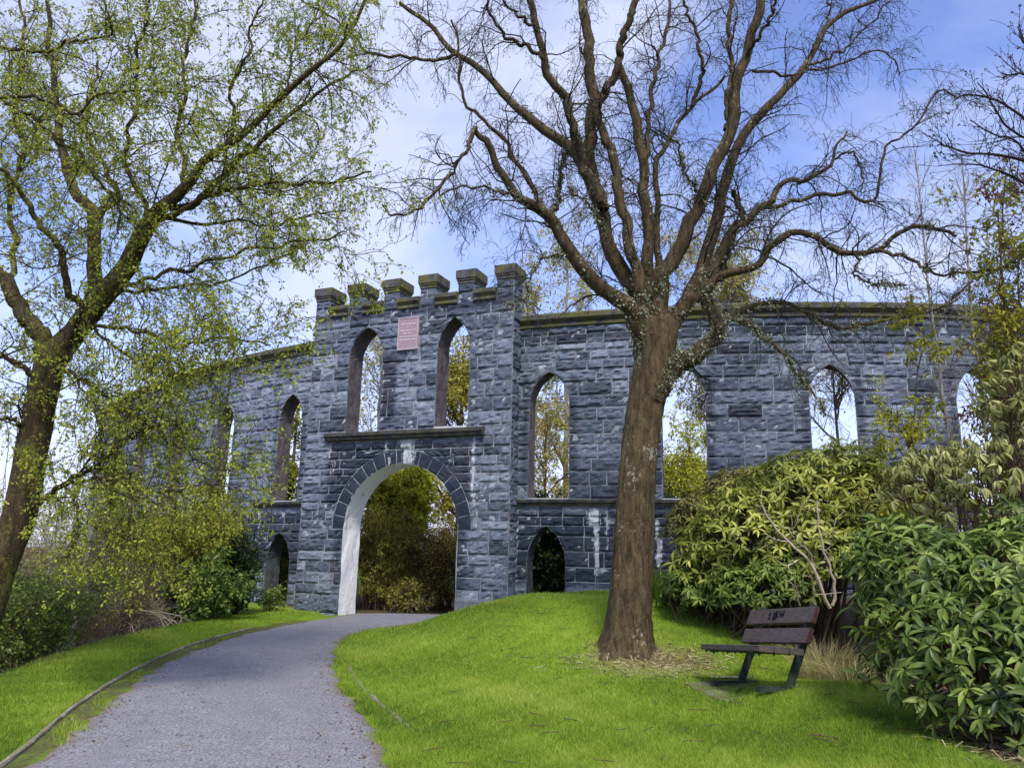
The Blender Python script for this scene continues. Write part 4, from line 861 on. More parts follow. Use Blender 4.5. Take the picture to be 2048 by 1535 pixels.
for i, (px, Y, top, lab) in enumerate(((97, 12.6, 980, 'thin pale sapling stem nearest the leaning trunk'), (138, 13.4, 900, 'thin pale sapling second from the leaning trunk'), (163, 13.0, 930, 'slightly crooked pale sapling in front of the end of the wall'), (185, 15.0, 760, 'tallest bare pale sapling beside the far left end of the wall'))):
    b = pxg(px, Y); H = at(px, top, Y)[2]-b[2]; l = rr.uniform(-.15, .35)
    grown_plant('sapling', lab, 'tree', b, [([b-[0, 0, .2], b+[l*.4, 0, H*.4], b+[l*.6, 0, H*.7], b+[l, 0, H]], .035, .008)], (3, 3, 3), ((.5, 1.1), (.3, .6), (.15, .3)), .7, (.03, .055), YG, PALEB, 160+i, group='pale saplings on the left bank')

# right: rhododendrons
def rhodo(name, label, base, blobs, n, leaf, seed, lmat, bmat, per=8, droop=.1, tmpl=LEAF_BIG, stems=14, inner=.25):
    n = int(n*1.35); leaf = (leaf[0]*.55, leaf[1]*.80)
    """whorls of long leaves at the shoot ends over a lumpy mound; blobs: (centre, radii)"""
    rg_ = np.random.default_rng(seed); e = empty(name, base); tag(e, label, 'shrub')
    C = np.array([b[0] for b in blobs], float); Rr = np.array([b[1] for b in blobs], float); wgt = (Rr[:, 0]*Rr[:, 2]); wgt /= wgt.sum()
    k = rg_.choice(len(blobs), n, p=wgt); d = rdir(n, rg_); d[:, 2] = np.where(d[:, 2] < -.35, -d[:, 2], d[:, 2])
    sc = 1-inner*rg_.random(n)**1.6+rg_.normal(0, .10, n); p = C[k]+d*Rr[k]*sc[:, None]
    ins = np.zeros(n, bool)
    for c, r in zip(C, Rr): ins |= (((p-c)/r)**2).sum(1) < .5
    ok = ~ins & (p[:, 2] > height(p[:, 0], p[:, 1])+.03); p = p[ok]; d = d[ok]; nn_ = len(p)
    ax = norm(d*.8+np.array([0, 0, .6])+rg_.normal(0, .3, d.shape))
    m_ = rg_.integers(per-2, per+2, nn_); idx = np.repeat(np.arange(nn_), m_); tot = len(idx)
    first = np.r_[0, np.cumsum(m_)[:-1]]; j = np.arange(tot)-first[idx]; az = 2*pi*j/m_[idx]+rg_.normal(0, .25, tot)+np.repeat(rg_.uniform(0, 6, nn_), m_)
    A = norm(np.cross(ax, rdir(nn_, rg_))); B = np.cross(ax, A); sh = np.repeat(rg_.uniform(.8, 1.15, nn_), m_)
    el = rg_.normal(.28, .34, tot)-droop
    D = A[idx]*np.cos(az)[:, None]+B[idx]*np.sin(az)[:, None]; D = norm(D*np.cos(el)[:, None]+ax[idx]*np.sin(el)[:, None]+np.array([0, 0, -droop*.6]))
    Z = norm(ax[idx]-D*(ax[idx]*D).sum(1, keepdims=True)); Y_ = np.cross(Z, D); Mx = np.stack([D, Y_, Z], -1)*(rg_.uniform(*leaf, tot)*sh)[:, None, None]
    V, F = inst(*tmpl, Mx, p[idx]+D*.01); shoot = rg_.normal(.5, .2, nn_)
    rnd = np.clip(np.repeat(shoot[idx]+rg_.normal(0, .13, tot), len(tmpl[0])), 0, 1)
    MB().add(V, F, rnd=rnd).build('leaves', lmat, e, True)
    # wood: shoots running back to the stems, stems to the ground
    tgt = C[rg_.integers(0, len(C), nn_)]; q = p-ax*.10; inn = p-(p-C[np.argmin(((p[:, None]-C[None])**2).sum(-1), 1)])*.45-[0, 0, .08]
    P = np.stack([inn, (inn+q)/2+rg_.normal(0, .02, p.shape)-[0, 0, .02], q, p], 1); sel = rg_.random(nn_) < .6
    V, F, r_ = tubes(P[sel], np.tile([.009, .007, .005, .004], (sel.sum(), 1)), 4, rng=rg_); wood = MB().add(V, F, rnd=r_)
    st = []
    for c, r in zip(C, Rr):
        for _ in range(stems):
            t = c+rdir(1, rg_)[0]*r*.7; g = np.array([base[0], base[1], 0])*.5+np.array([c[0], c[1], 0])*.5+rg_.normal(0, .25, 3); g[2] = hz(g[0], g[1])-.1
            st.append(resample(np.array([g, (g+t)/2+rg_.normal(0, .12, 3), t]), 8))
    V, F, r_ = tubes(np.array(st), np.tile(np.linspace(.02, .008, 8), (len(st), 1)), 6, rng=rg_); wood.add(V, F, rnd=r_); wood.build('stem', bmat, e, True)
    return e
def bl(px, py, Y, rx, ry, rd=None):
    c = at(px, py, Y); s = Y/FPX; return (c, (rx*s, (rd if rd else rx*s), ry*s))
RH = leaf_mat('glossy_rhododendron_leaf', (.026, .048, .010), (.115, .175, .026), (.30, .36, .075), .42, .38, .25)
RHM = leaf_mat('mid_rhododendron_leaf', (.09, .11, .016), (.28, .32, .04), (.50, .51, .10), .38, .45, .25)
RHP = leaf_mat('pale_drooping_leaf', (.09, .11, .022), (.26, .275, .07), (.50, .48, .20), .45, .4, .25)
RHD = leaf_mat('bronze_rhododendron_leaf', (.07, .07, .016), (.18, .17, .03), (.33, .30, .06), .4, .45, .15)
b = on(4.9, 6.6)
rhodo('rhododendron', 'glossy dark green rhododendron nearest the camera at the right edge', b, [bl(1965, 1340, 6.4, 200, 165), bl(2010, 1210, 6.6, 200, 130), bl(1865, 1190, 6.9, 140, 115), bl(2040, 1450, 6.1, 160, 120), bl(1800, 1120, 7.3, 95, 80), bl(2080, 1130, 6.8, 130, 110)], 1200, (.12, .20), 201, RH, BROWNB, inner=.3)
b = on(5.6, 8.6)
rhodo('rhododendron', 'tall pale leaved rhododendron with drooping leaves rising behind the glossy one', b, [bl(2060, 820, 8.3, 90, 150), bl(2000, 950, 8.4, 140, 80), bl(1880, 975, 8.6, 110, 80), bl(1990, 1010, 8.2, 140, 100)], 560, (.10, .17), 202, RHP, BROWNB, droop=.75, inner=.35)
b = on(4.2, 12.0)
rhodo('rhododendron', 'olive green rhododendron standing against the wall behind the bench', b, [bl(1590, 1020, 11.6, 120, 100), bl(1690, 985, 11.8, 120, 95), bl(1500, 1080, 11.5, 110, 100), bl(1440, 1130, 11.8, 90, 80), bl(1640, 1120, 11.2, 140, 110), bl(1760, 1050, 11, 110, 110)], 1900, (.13, .2), 203, RHM, BROWNB, inner=.3)
b = on(3.2, 14.0)
rhodo('rhododendron', 'small bronze green rhododendron at the wall beside the big trunk', b, [bl(1400, 1060, 13.6, 70, 60), bl(1440, 1020, 13.8, 60, 50), bl(1480, 990, 13.4, 70, 50)], 620, (.11, .17), 204, RHD, BROWNB, inner=.3)
b = on(3.3, 12.2)
rhodo('rhododendron', 'low dark green rhododendron spreading on the lawn edge behind the trunk', b, [bl(1420, 1180, 12.0, 90, 55), bl(1500, 1185, 11.2, 80, 60), bl(1370, 1200, 12.4, 50, 40), bl(1560, 1180, 10.9, 80, 70)], 760, (.12, .18), 205, MG, BROWNB, inner=.3)
# pale dead wood in front of the olive rhododendron
rr = np.random.default_rng(303)
def pxline(pts, Y0, Y1): return [at(x, y_, Y0+(Y1-Y0)*i/(len(pts)-1)) for i, (x, y_) in enumerate(pts)]
DW = [([(1660, 1215), (1640, 1170), (1618, 1120), (1580, 1085), (1545, 1050), (1525, 1010)], .016), ([(1665, 1210), (1668, 1160), (1650, 1110), (1640, 1060), (1632, 1000)], .015), ([(1640, 1170), (1622, 1110), (1605, 1090)], .010), ([(1580, 1085), (1555, 1080), (1528, 1066)], .008), ([(1595, 1120), (1570, 1130), (1545, 1112)], .008), ([(1580, 1085), (1584, 1055), (1580, 1020)], .008), ([(1595, 1200), (1585, 1170), (1570, 1160)], .010), ([(1600, 1210), (1592, 1180), (1588, 1150)], .008), ([(1650, 1110), (1665, 1080), (1670, 1040)], .007), ([(1630, 1210), (1625, 1160), (1615, 1140)], .009), ([(1545, 1050), (1540, 1030), (1520, 1028)], .006)]
b = on(float(at(1655, 1210, 10)[0]), 10.2)
grown_plant('dead_branches', 'bleached leafless branches sticking up behind the bench', 'branch', b, [(pxline(p, 10.0, 9.6), r*1.35, r*.6) for p, r in DW], (1.5, 2, 0), ((.15, .4), (.1, .2), (0, 0)), 0, (0, 0), None, STRAWB, 304, levels=2)
b = at(1990, 1290, 5.9); MBp = MB(); V, F, r_ = tubes(np.array([resample(np.array([at(2040, 1330, 5.85), at(1990, 1280, 5.8), at(1968, 1258, 5.75)]), 5)]), np.full((1, 5), .006), 6); 
e = mesh('twig', MBp.add(V, F).V[0], [F], STRAWB, None, True); tag(e, 'single straight bleached twig poking out of the glossy rhododendron', 'twig')

# saplings and a budding tree at the right
MAPLE = leaf_mat('yellow_green_maple_leaf', (.14, .16, .016), (.32, .33, .03), (.50, .47, .07), .55, .3, .4)
def sapling(name, label, px, Y, base_py, pts, r, lmat, bmat, seed, dens, lens, per, size, tmpl=LEAF_SMALL, droop=(.0, .1, .2), up=.3, curl=.2):
    P = [at(x, y_, Y) for x, y_ in pts]; g = on(float(P[0][0]), Y); return grown_plant(name, label, 'tree', g, [([g-[0, 0, .1]]+P, r, r*.3)], dens, lens, per, size, lmat, bmat, seed, droop, up=up, curl=curl, tmpl=tmpl, rtw=(.005, .003, .002))
sapling('maple_sapling', 'young maple with yellow green leaves rising from the rhododendrons', 2010, 9.2, 1000, [(2030, 950), (2015, 800), (2010, 640), (2000, 500), (1995, 420)], .03, MAPLE, BROWNB, 401, (5, 4, 3.5), ((.45, 1.0), (.25, .5), (.1, .25)), 3.2, (.05, .10), LEAF_MID)
sapling('maple_sapling', 'shorter leafy maple sapling between the wall windows and the pale rhododendron', 1835, 9.8, 1000, [(1800, 1000), (1822, 880), (1835, 760), (1845, 690), (1850, 640)], .022, MAPLE, BROWNB, 402, (5, 4, 3.5), ((.4, .9), (.2, .45), (.1, .22)), 5.0, (.055, .11), LEAF_MID)
sapling('maple_sapling', 'leafy maple at the right edge of the view in yellow green leaf', 2050, 9.0, 1000, [(2060, 980), (2045, 800), (2040, 640), (2035, 520)], .025, MAPLE, BROWNB, 403, (5, 4, 3.5), ((.4, .9), (.25, .5), (.1, .25)), 3.4, (.05, .10), LEAF_MID)
sapling('hazel_sapling', 'bright lime leaved sprig leaning left above the olive rhododendron', 1850, 9.6, 1000, [(1880, 1010), (1850, 930), (1800, 860), (1735, 790)], .014, YG, BROWNB, 405, (6, 4, 3.5), ((.25, .6), (.15, .35), (.08, .2)), 2.8, (.04, .085), LEAF_MID)
sapling('copper_sapling', 'slender tree with copper red young leaves at the right edge', 2000, 11.0, 1000, [(2000, 1000), (1995, 760), (2000, 560), (2005, 420), (2010, 350)], .028, COPPER, DARKB, 404, (5, 4, 3.5), ((.5, 1.2), (.25, .6), (.1, .3)), 3.0, (.055, .10), LEAF_MID)
for i, (pts, lab) in enumerate((([(1905, 1000), (1880, 720), (1862, 600), (1848, 480), (1828, 300)], 'thin pale stemmed sapling leaning left in front of the wall'), ([(1990, 1000), (1950, 700), (1935, 500), (1925, 330)], 'thin bare upright sapling just right of the leaning one'))):
    sapling('bare_sapling', lab, pts[0][0], 12.5, 1000, pts, .035, YG, PALEB, 410+i, (4, 4, 3.5), ((.5, 1.2), (.3, .6), (.12, .3)), .12, (.03, .05), droop=(0, 0, 0), up=.5)
yb = 8.6
BT = [limb([(2250, 420), (2150, 380), (2070, 330), (2000, 310), (1930, 305), (1880, 290)], 16, 4, yb, yb-.4), limb([(2200, 330), (2120, 300), (2048, 235), (1990, 200), (1930, 190), (1905, 205)], 12, 3, yb, yb+.4), limb([(2200, 250), (2110, 190), (2050, 150), (2020, 150), (2005, 145)], 11, 3, yb, yb-.3), limb([(2150, 380), (2080, 380), (2010, 345), (1950, 330), (1890, 330)], 10, 3, yb, yb-.7), limb([(2120, 300), (2060, 280), (2010, 250), (1975, 190), (1955, 165)], 9, 3, yb, yb+.2), limb([(2110, 190), (2080, 120), (2050, 90), (2040, 60)], 9, 3, yb, yb), limb([(2070, 330), (2030, 280), (1990, 270), (1940, 240)], 8, 3, yb, yb-.2), limb([(2400, 900), (2330, 600), (2250, 420), (2200, 330), (2200, 250), (2180, 100), (2230, -60), (2210, -200)], 50, 5, yb, yb), limb([(2400, 1400), (2410, 1100), (2400, 900)], 56, 48, yb, yb)]
rb = np.random.default_rng(505); g = on(float(at(2400, 1400, yb)[0]), yb); bt = empty('budding_tree', g); tag(bt, 'dark leafless tree reaching in at the upper right edge with knobbly buds', 'tree')
P_, R_ = traced(BT, 20, .006, rb); V, F, r_ = tubes(P_, R_, 8, .03, rng=rb); MB().add(V, F, rnd=r_).build('trunk', DARKB, bt, True)
s1, r1, _ = grow(P_[:7], R_[:7], 15.0, (.25, .75), 7, (25, 55), -.15, .25, .2, .5, .004, rb, up=.2); s2, r2, _ = grow(s1, r1, 8, (.1, .32), 6, (25, 60), -.2, .25, .2, .6, .0028, rb)
tw = MB()
for A_, B_ in ((s1, r1), (s2, r2)): V, F, r_ = tubes(A_, B_, 4, rng=rb); tw.add(V, F, rnd=r_)
tw.build('twigs', DARKB, bt, True)
V, F, r_ = scatter_leaves(np.concatenate([s2[:, -3:], s2[:, -3:]]), 1.4, (.02, .04), rb, spread=.006, t0=.3); MB().add(V, F, rnd=r_).build('buds', leaf_mat('purple_bud', (.02, .016, .018), (.05, .04, .03), (.09, .08, .04)), bt)['kind'] = 'stuff'

# ------------------------------------------------------------------ grass
rgs = np.random.default_rng(901)
def blades(x, y_, h, w, rng, lean=.5):
    n = len(x); z = height(x, y_); a = rng.uniform(0, pi, n); l = rng.normal(0, lean, (n, 2))*h[:, None]
    dx, dy = np.cos(a)*w*.5, np.sin(a)*w*.5; V = np.empty((n, 3, 3))
    V[:, 0] = np.stack([x-dx, y_-dy, z-.004], 1); V[:, 1] = np.stack([x+dx, y_+dy, z-.004], 1); V[:, 2] = np.stack([x+l[:, 0], y_+l[:, 1], z+h], 1)
    return V.reshape(-1, 3), np.arange(n*3).reshape(-1, 3)
def clump(x, y_): return np.sin(x*23+3*np.sin(y_*7))*np.sin(y_*19+2*np.sin(x*9))*.5+.5*np.sin(x*41+y_*13)*np.sin(y_*37-x*11)
def patch(x, y_): return .5+.22*np.sin(x*1.7+np.sin(y_*.9)*1.5)+.2*np.sin(y_*2.3+x*.7)+.13*np.sin(x*5.1+y_*3.7)+.1*np.sin(x*9.7-y_*7.3)
n = 1000000; Yv = 1/rgs.uniform(1/19.5, 1/5.2, n); Xv = rgs.uniform(-.72, .72, n)*Yv
drr = sdist(Xv, Yv, PATH_R); dkk = -sdist(Xv, Yv, KERB); dll = -sdist(Xv, Yv, CREST); dpl = -sdist(Xv, Yv, PATH_L); bd = soil_mask(Xv, Yv); tdd = np.hypot((Xv-TREE_XY[0]-.25)/1.25, Yv-TREE_XY[1]+.35)
rag = .05*np.sin(Yv*6)+.05*np.sin(Yv*13+1)+rgs.normal(0, .05, n)
lawn = (drr > .02+rag) & (bd < -.02+rgs.normal(0, .12, n)) & (rgs.random(n) > .75*sm(1.2-tdd/.8)) & (np.hypot(Xv-TREE_XY[0], Yv-TREE_XY[1]) > .36) & ((Yv < 17) | (drr > 0.1)) & (Yv < 17.6-.3*Xv)
verge = (dkk > .06) & (dll < .35+rgs.normal(0, .15, n)) & (Yv < 18.6)
gapp = (dpl > -.06+rag) & (dkk < -.05) & (rgs.random(n) < .6*sm(patch(Xv*2, Yv*2)*1.8-.65))
keep = (lawn | verge | gapp) & (Xv < 6.5)
Xv, Yv = Xv[keep], Yv[keep]; edge_ = np.minimum(np.abs(drr[keep]), 1)
hh = rgs.uniform(.018, .042, len(Xv))*(.8+.4*patch(Xv, Yv))*(1+.6*np.exp(-edge_/.12))*(1+.45*clump(Xv, Yv)); ww = .0032*np.maximum(Yv, 6)/6*rgs.uniform(.8, 1.5, len(Xv))
V, F = blades(Xv, Yv, hh, ww, rgs, .55)
tone = np.clip(.14+.56*patch(Xv, Yv)+.13*clump(Xv, Yv)+rgs.normal(0, .2, len(Xv)), 0, 1)
gl = Mt('lawn_blades'); gcol = gl.ramp(gl.attr('rnd'), (0, (.05, .10, .014)), (.30, (.165, .27, .02)), (.62, (.31, .425, .034)), (1, (.52, .51, .14))); gl.color(gcol, .6, .25); gl.translucent(gcol, .3)
lawn_o = mesh('lawn_grass', V, [F], gl.m, None, False, {'rnd': np.repeat(tone, 3)})
tag(lawn_o, 'short mown bright green grass of the lawn and verge', 'grass', kind='stuff'); print('blades', len(Xv))
# straw litter round the tree foot and on the bed edge
n = 1500; q = rgs.normal(0, 1, (n, 2)); lx = TREE_XY[0]+.25+q[:, 0]*.55; ly = TREE_XY[1]-.35+q[:, 1]*.28
m2 = 1600; t = rgs.uniform(0, 1, m2); bx = np.interp(t, [0, .35, 1], [3.3, 3.7, 4.2])+rgs.normal(.1, .2, m2); by = np.interp(t, [0, .35, 1], [5.6, 6.9, 8.8])+rgs.normal(0, .15, m2)
lx = np.r_[lx, bx]; ly = np.r_[ly, by]; d = rdir(len(lx), rgs); d[:, 2] *= .25; ok = np.hypot(lx-TREE_XY[0], ly-TREE_XY[1]) > .33; lx, ly, d = lx[ok], ly[ok], d[ok]
tv = np.array([[-.5, -.04, 0], [.5, -.04, .02], [.5, .04, .02], [-.5, .04, 0]]); V, F = inst(tv, np.array([[0, 1, 2, 3]]), frames(d, rgs)*rgs.uniform(.05, .14, len(lx))[:, None, None], np.stack([lx, ly, height(lx, ly)+.014], 1))
litter = mesh('dry_litter', V, [F], leaf_mat('straw_litter', (.12, .085, .045), (.30, .24, .13), (.52, .44, .28), .9, .1, .1), None, False, {'rnd': np.repeat(rgs.random(len(lx)), 4)})
tag(litter, 'dry straw and dead leaf litter round the tree foot and shrub bed', 'litter', kind='stuff')
n = 900; ly = 1/rgs.uniform(1/17, 1/5.5, n); sd_ = rgs.random(n) < .5; q = np.abs(rgs.normal(0, .22, n))+.02
lx = np.where(sd_, np.interp(ly, yy, PLr)+q, np.interp(ly, yy, PRr)-q); al = rgs.random(n) < .22; lx = np.where(al, np.interp(ly, yy, PLr)+rgs.random(n)*np.interp(ly, yy, PRr-PLr), lx)
tl = np.clip((lx-np.interp(ly, yy, PLr))/np.interp(ly, yy, PRr-PLr), 0, 1); d = rdir(n, rgs); d[:, 2] *= .15
V, F = inst(np.array([[-.5, -.2, 0], [.1, -.32, .06], [.5, 0, .02], [0, .3, .05]]), np.array([[0, 1, 2, 3]]), frames(d, rgs, rgs.normal(0, .25, n))*rgs.uniform(.012, .04, n)[:, None, None], np.stack([lx, ly, .012+.036*np.sin(pi*tl)], 1))
tag(mesh('leaf_litter', V, [F], leaf_mat('brown_fallen_leaf', (.05, .03, .02), (.14, .085, .05), (.34, .25, .14), .9, .1, .1), None, False, {'rnd': np.repeat(rgs.random(n), 4)}), 'small brown leaf scraps scattered along the path edges', 'litter', kind='stuff')
n = 70; dx_ = rgs.uniform(-.6, 3.4, n); dy_ = rgs.uniform(5.9, 12.5, n); ok = (sdist(dx_, dy_, PATH_R) > .15) & (soil_mask(dx_, dy_) < -.1); dx_, dy_ = dx_[ok], dy_[ok]
P = np.stack([np.stack([dx_+q*np.cos(dy_*40)*.10+rgs.normal(0, .01, len(dx_)), dy_+q*np.sin(dy_*40)*.10+rgs.normal(0, .01, len(dx_)), height(dx_, dy_)+.03+0*q], 1) for q in (-1., -.3, .4, 1.)], 1)*1.0
V, F, r_ = tubes(P, np.tile([.0035, .004, .0035, .002], (len(P), 1)), 4, rng=rgs)
tag(mesh('fallen_twigs', V, [F], BROWNB, None, True), 'thin brown twigs fallen on the lawn round the big tree', 'litter', kind='stuff')
# tufts
def tuft(label, x, y_, n, r, h, w, m, seed, lean=.45):
    rg_ = np.random.default_rng(seed); K = 5; a = rg_.uniform(0, 2*pi, n); q = r*np.sqrt(rg_.random(n)); bx = x+np.cos(a)*q; by = y_+np.sin(a)*q*.7; hh = h*rg_.uniform(.5, 1.1, n)
    t = np.linspace(0, 1, K); dirx = np.cos(a)*lean+rg_.normal(0, .25, n); diry = np.sin(a)*lean+rg_.normal(0, .25, n)
    P = np.stack([bx[:, None]+dirx[:, None]*hh[:, None]*t**1.7, by[:, None]+diry[:, None]*hh[:, None]*t**1.7, height(bx, by)[:, None]+hh[:, None]*(t-.38*t**3*np.hypot(dirx, diry)[:, None])-.01], -1)
    V, F, r_ = tubes(P, np.tile(w*np.array([1, .9, .75, .5, .15]), (n, 1)), 3, rng=rg_)
    g = on(x, y_); e = empty('grass_tuft', g); tag(e, label, 'grass tuft'); MB().add(V, F, rnd=r_).build('blades', m, e)
STR = leaf_mat('straw_grass', (.16, .17, .04), (.36, .33, .13), (.58, .50, .28), .8, .15, .3)
GRN = leaf_mat('lush_grass', (.05, .11, .012), (.12, .22, .02), (.26, .36, .05), .6, .25, .3)
tuft('straw coloured grass tuft directly behind the bench end', float(at(1650, 1290, 9.7)[0]), 9.7, 420, .34, .55, .0035, STR, 1)
tuft('yellowing low grass clump to the right of the bench legs', float(at(1700, 1330, 8.9)[0]), 8.9, 320, .28, .36, .0032, STR, 2, .7)
tuft('tall green grass tuft against the wall beside the big trunk', float(at(1340, 1200, 13.6)[0]), 13.6, 520, .42, .62, .004, GRN, 3, .3)
tuft('feathery pale grass behind the trunk foot at the wall', float(at(1322, 1160, 14.6)[0]), 14.6, 260, .25, .75, .0035, STR, 4, .3)
tuft('fresh green grass clump under the low rhododendron', float(at(1395, 1215, 12.6)[0]), 12.6, 420, .4, .4, .004, GRN, 5, .5)

# ------------------------------------------------------------------ path edging
def edging(name, label, poly, w, h, mat, seed, jit=.01):
    rg_ = np.random.default_rng(seed); n = max(12, int(sum(np.hypot(*np.diff(poly, axis=0).T))/.16)); q = resample(np.array(poly, float), n); t = norm(np.gradient(q, axis=0)); nr = np.stack([t[:, 1], -t[:, 0]], 1)
    z = height(q[:, 0], q[:, 1])*.6; pr = [(-w/2, -.12), (-w/2, h-.012), (-w/2+.012, h), (w/2-.012, h), (w/2, h-.012), (w/2, -.12)]
    V = np.stack([np.stack([q[:, 0]+nr[:, 0]*(a+rg_.normal(0, jit*.3, n)), q[:, 1]+nr[:, 1]*a, z+b_+rg_.normal(0, jit*.25, n)], 1) for a, b_ in pr], 1)
    k = len(pr); fs = [[i*k+j, i*k+j+1, (i+1)*k+j+1, (i+1)*k+j] for i in range(n-1) for j in range(k-1)]
    e = mesh(name, V, [np.array(fs), np.array([list(range(k)), [(n-1)*k+j for j in range(k)][::-1]])], mat, None, False); tag(e, label, 'edging')
em = trim_mat('weathered_timber_edging', (.13, .11, .085), (.36, .31, .25), .35)
edging('path_edging', 'continuous weathered edging board along the left side of the path', KERB[1:-1], .040, .034, em, 5, .014)
edging('path_edging', 'short grass sunk edging board in the lawn right of the path', [(-.82, 7.3), (-1.1, 8.0), (-1.47, 8.9), (-1.78, 9.8), (-2.1, 10.9)], .045, .010, em, 6, .03)

# ------------------------------------------------------------------ bench
g1 = drop(1581, 1380); g2 = drop(1484, 1368)
BY = 8.3; nx = at(1581, 1378, BY)[0]; fx = at(1484, 1366, 9.35)[0]
pn = np.array([nx, BY]); pf = np.array([fx, 9.35]); mid = (pn+pf)/2; ex = norm(pn-pf)   # along the bench towards the camera
ey = np.array([-ex[1], ex[0]])                                                         # towards its back
if ey[0] < 0: ey = -ey
zn, zf = at(1581, 1378, BY)[2], at(1484, 1366, 9.35)[2]; gz = (zn+zf)/2; print('bench', pn, pf, zn, hz(*pn), zf, hz(*pf))
bench = empty('park_bench', (mid[0], mid[1], gz)); tag(bench, 'wooden plank bench on dark steel legs beside the rhododendrons', 'bench')
half = float(np.linalg.norm(pn-pf))/2; tilt = (zn-zf)/(2*half)
def bp(l, b_, z): return np.stack([mid[0]+ex[0]*l+ey[0]*b_, mid[1]+ex[1]*l+ey[1]*b_, gz+np.asarray(z, float)+tilt*l], -1)
wm_ = Mt('worn_brown_plank'); vv_ = wm_.n('ShaderNodeMapping'); 
wn = wm_.noise(1, 6, .7, wm_.coord('Object', (9, 9, 60)), .3); wc = wm_.ramp(wn, (.3, (.04, .030, .029)), (.7, (.135, .103, .10)))
wc = wm_.mix(wm_.math('MULTIPLY', wm_.ramp(wm_.noise(3, 4), (.5, 0), (.65, 1)), .5), wc, (.07, .075, .045)); wm_.color(wc, .6, .35); wm_.bump(wn, .35, .01)
em_ = Mt('red_brown_end_grain'); em_.color(em_.ramp(em_.noise(30, 4), (.3, (.035, .016, .016)), (.7, (.085, .042, .04))), .8, .2)
st_ = Mt('dark_painted_steel'); st_.color(st_.ramp(st_.noise(14, 5, .7), (.35, (.010, .013, .012)), (.7, (.045, .06, .045))), .5, .4)
def plank(name, l0, l1, c0, c1, th, mat, lab=None):
    """board from l0 to l1; its face runs from c0=(back,z) to c1, thickness th behind it"""
    c0 = np.array(c0); c1 = np.array(c1); d = norm(c1-c0); nrm_ = np.array([d[1], -d[0]])*th; e = .007
    prof = [c0+d*e, c1-d*e, c1+norm(nrm_)*e, c1+nrm_-norm(nrm_)*e, c1+nrm_-d*e, c0+nrm_+d*e, c0+nrm_-norm(nrm_)*e, c0+norm(nrm_)*e]
    ls = np.linspace(l0, l1, 6); V = np.concatenate([bp(np.full(8, l), np.array([p[0] for p in prof]), np.array([p[1] for p in prof])) for l in ls]); fs = [[i*8+j, i*8+(j+1) % 8, (i+1)*8+(j+1) % 8, (i+1)*8+j] for i in range(5) for j in range(8)]
    o = MB().add(V, [np.array(fs), np.array([list(range(8))[::-1], [40+j for j in range(8)]])]).build(name, mat, bench)
    if lab: o['label'] = lab
    return o, V
l0, l1 = -half-.17, half+.17
# back posts rise from the feet: back offset as a function of height
def post_b(z): return .0+.30*(z/.80)
for z0, z1, lab in ((.455, .605, 'lower backrest board'), (.655, .815, 'upper backrest board with a dark scuff')):
    o, V = plank('backrest', l0, l1, (post_b(z0)-.075, z0), (post_b(z1)-.075, z1), .055, wm_.m, lab)
    e2 = MB()
    c0 = np.array([post_b(z0)-.073, z0+.004]); c1 = np.array([post_b(z1)-.073, z1-.004]); d = norm(c1-c0); nr = np.array([d[1], -d[0]])*.051
    pr = [c0, c1, c1+nr, c0+nr]; e2.add(np.concatenate([bp(np.full(4, l), np.array([p[0] for p in pr]), np.array([p[1] for p in pr])) for l in (l1+.0005, l1+.003)]), BOXF); e2.build('end_grain', em_.m, o)
    if z0 > .6:
        rs = np.random.default_rng(4); sc = MB()
        for k in range(26):
            l = rs.uniform(-.22, .12); q = rs.uniform(.25, .8); zc_ = z0+(z1-z0)*q; w_, h_ = rs.uniform(.01, .035), rs.uniform(.015, .05); zz = np.array([zc_-h_/2, zc_-h_/2, zc_+h_/2, zc_+h_/2])
            sc.add(bp(np.array([l-w_, l+w_, l+w_*.7, l-w_*.6]), np.array([post_b(z)-.0775 for z in zz]), zz), [np.array([[0, 1, 2, 3]])])
        m = Mt('dark_scuff'); m.color((.018, .016, .024), .7, .2); sc.build('scuff', m.m, o)
SZ = .40
for k in range(3):
    b0 = post_b(SZ)-.56+k*.165
    o, V = plank('seat_board', l0, l1, (b0, SZ+.035-k*.014), (b0+.155, SZ+.022-k*.014), .062, wm_.m)
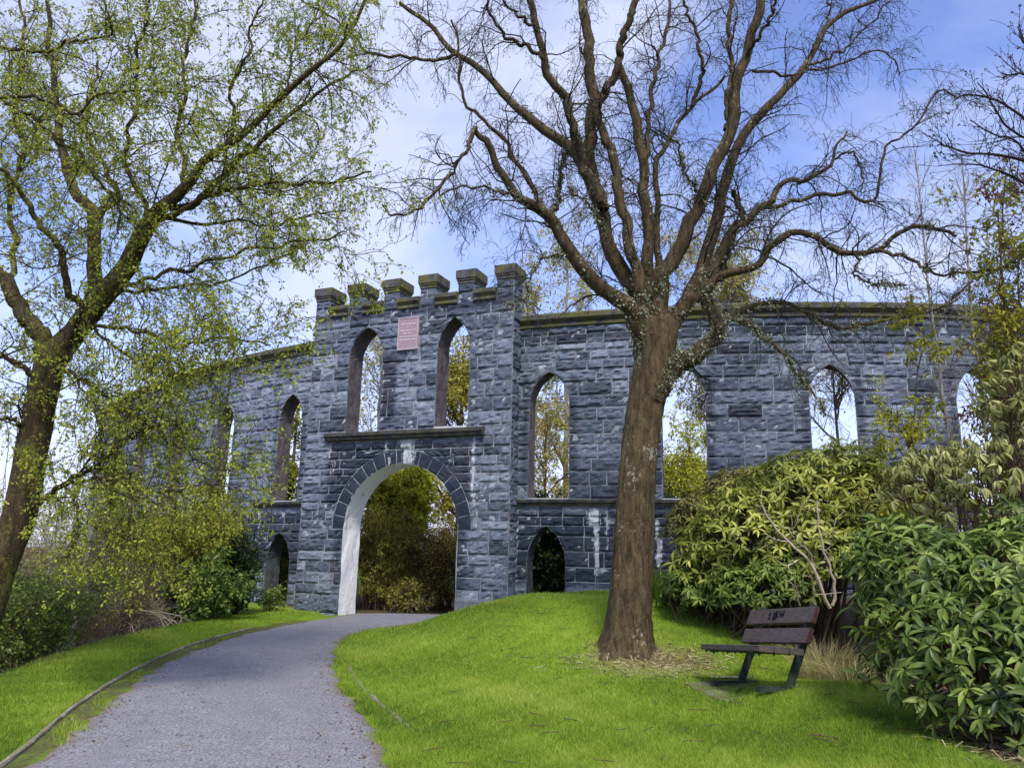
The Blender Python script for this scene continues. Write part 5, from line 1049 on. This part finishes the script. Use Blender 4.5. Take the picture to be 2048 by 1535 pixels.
    # worn paler top is the board itself
for s in (-half, half):
    f = MB(); hw_ = .032
    def bar(pts, wdt, th):
        P = np.array(pts, float); d = norm(np.gradient(P, axis=0)); nr = np.stack([-d[:, 1], d[:, 0]], 1)*th/2
        V = []
        for p, q in zip(P, nr): V += [bp(s-wdt/2, *(p-q)), bp(s+wdt/2, *(p-q)), bp(s+wdt/2, *(p+q)), bp(s-wdt/2, *(p+q))]
        n_ = len(P); fs = [[i*4+j, i*4+(j+1) % 4, (i+1)*4+(j+1) % 4, (i+1)*4+j] for i in range(n_-1) for j in range(4)]
        f.add(np.array(V), np.array(fs+[[3, 2, 1, 0], [(n_-1)*4+j for j in range(4)]]))
    bar([(post_b(0)-.03, -.02), (post_b(.4), .4), (post_b(.83)+.01, .83)], .045, .075)
    bar([(post_b(.4), .375), (post_b(.4)-.25, .365), (post_b(.4)-.56, .385)], .045, .05)
    leg = f.build('leg', st_.m, bench)
    fp = MB(); fp.add(np.concatenate([bp(np.array([s-.05, s+.05, s+.05, s-.05]), np.array([-.36, -.36, .16, .16]), np.full(4, z)) for z in (-.02, .035)]), BOXF); fp.build('foot_bar', st_.m, leg)
bo = MB()
for s in (-half, half):
    for k in range(3):
        P = np.array([bp(s, post_b(SZ)-.48+k*.165, .375), bp(s, post_b(SZ)-.48+k*.165, .33)]); V, F, _ = tubes(P[None], np.full((1, 2), .012), 8); MB().add(V, F).build('bolt', st_.m, bench)
for l in np.linspace(l0+.05, l1-.05, 10):
    P = np.array([bp(l, post_b(SZ)-.52, .385), bp(l, post_b(SZ)-.52, .345)]); V, F, _ = tubes(P[None], np.full((1, 2), .012), 8); MB().add(V, F).build('bolt', st_.m, bench)
# slab under the bench
sm_ = trim_mat('mossy_concrete', (.10, .10, .07), (.24, .235, .18), .6); sl_ = MB(); jl = np.linspace(-half-.22, half-.25, 6)
P0 = bp(np.r_[jl, jl[::-1]], np.r_[np.full(6, -.60), np.full(6, .02)], np.zeros(12)); P0[:, :2] += np.random.default_rng(2).normal(0, .02, (12, 2)); zt = height(P0[:, 0], P0[:, 1])
top = P0.copy(); top[:, 2] = zt+.012; bot = P0.copy(); bot[:, 2] = zt-.1
sl_.add(np.concatenate([bot, top]), [np.array([[i, (i+1) % 12, 12+(i+1) % 12, 12+i] for i in range(12)]), np.array([[12+i for i in range(12)]])])
o = sl_.build('paving_slab', sm_); tag(o, 'thin concrete slab set in the grass under the bench', 'slab')
# loose pale stick lying behind the far leg
V, F, r_ = tubes(np.array([resample(np.array([bp(-half-.5, -.55, .03), bp(-half-.42, .0, .05), bp(-half-.1, .18, .06)]), 8)]), np.full((1, 8), .012), 6)
e = mesh('stick', V, [F], STRAWB, None, True); tag(e, 'pale bent stick lying on the grass behind the bench legs', 'stick')
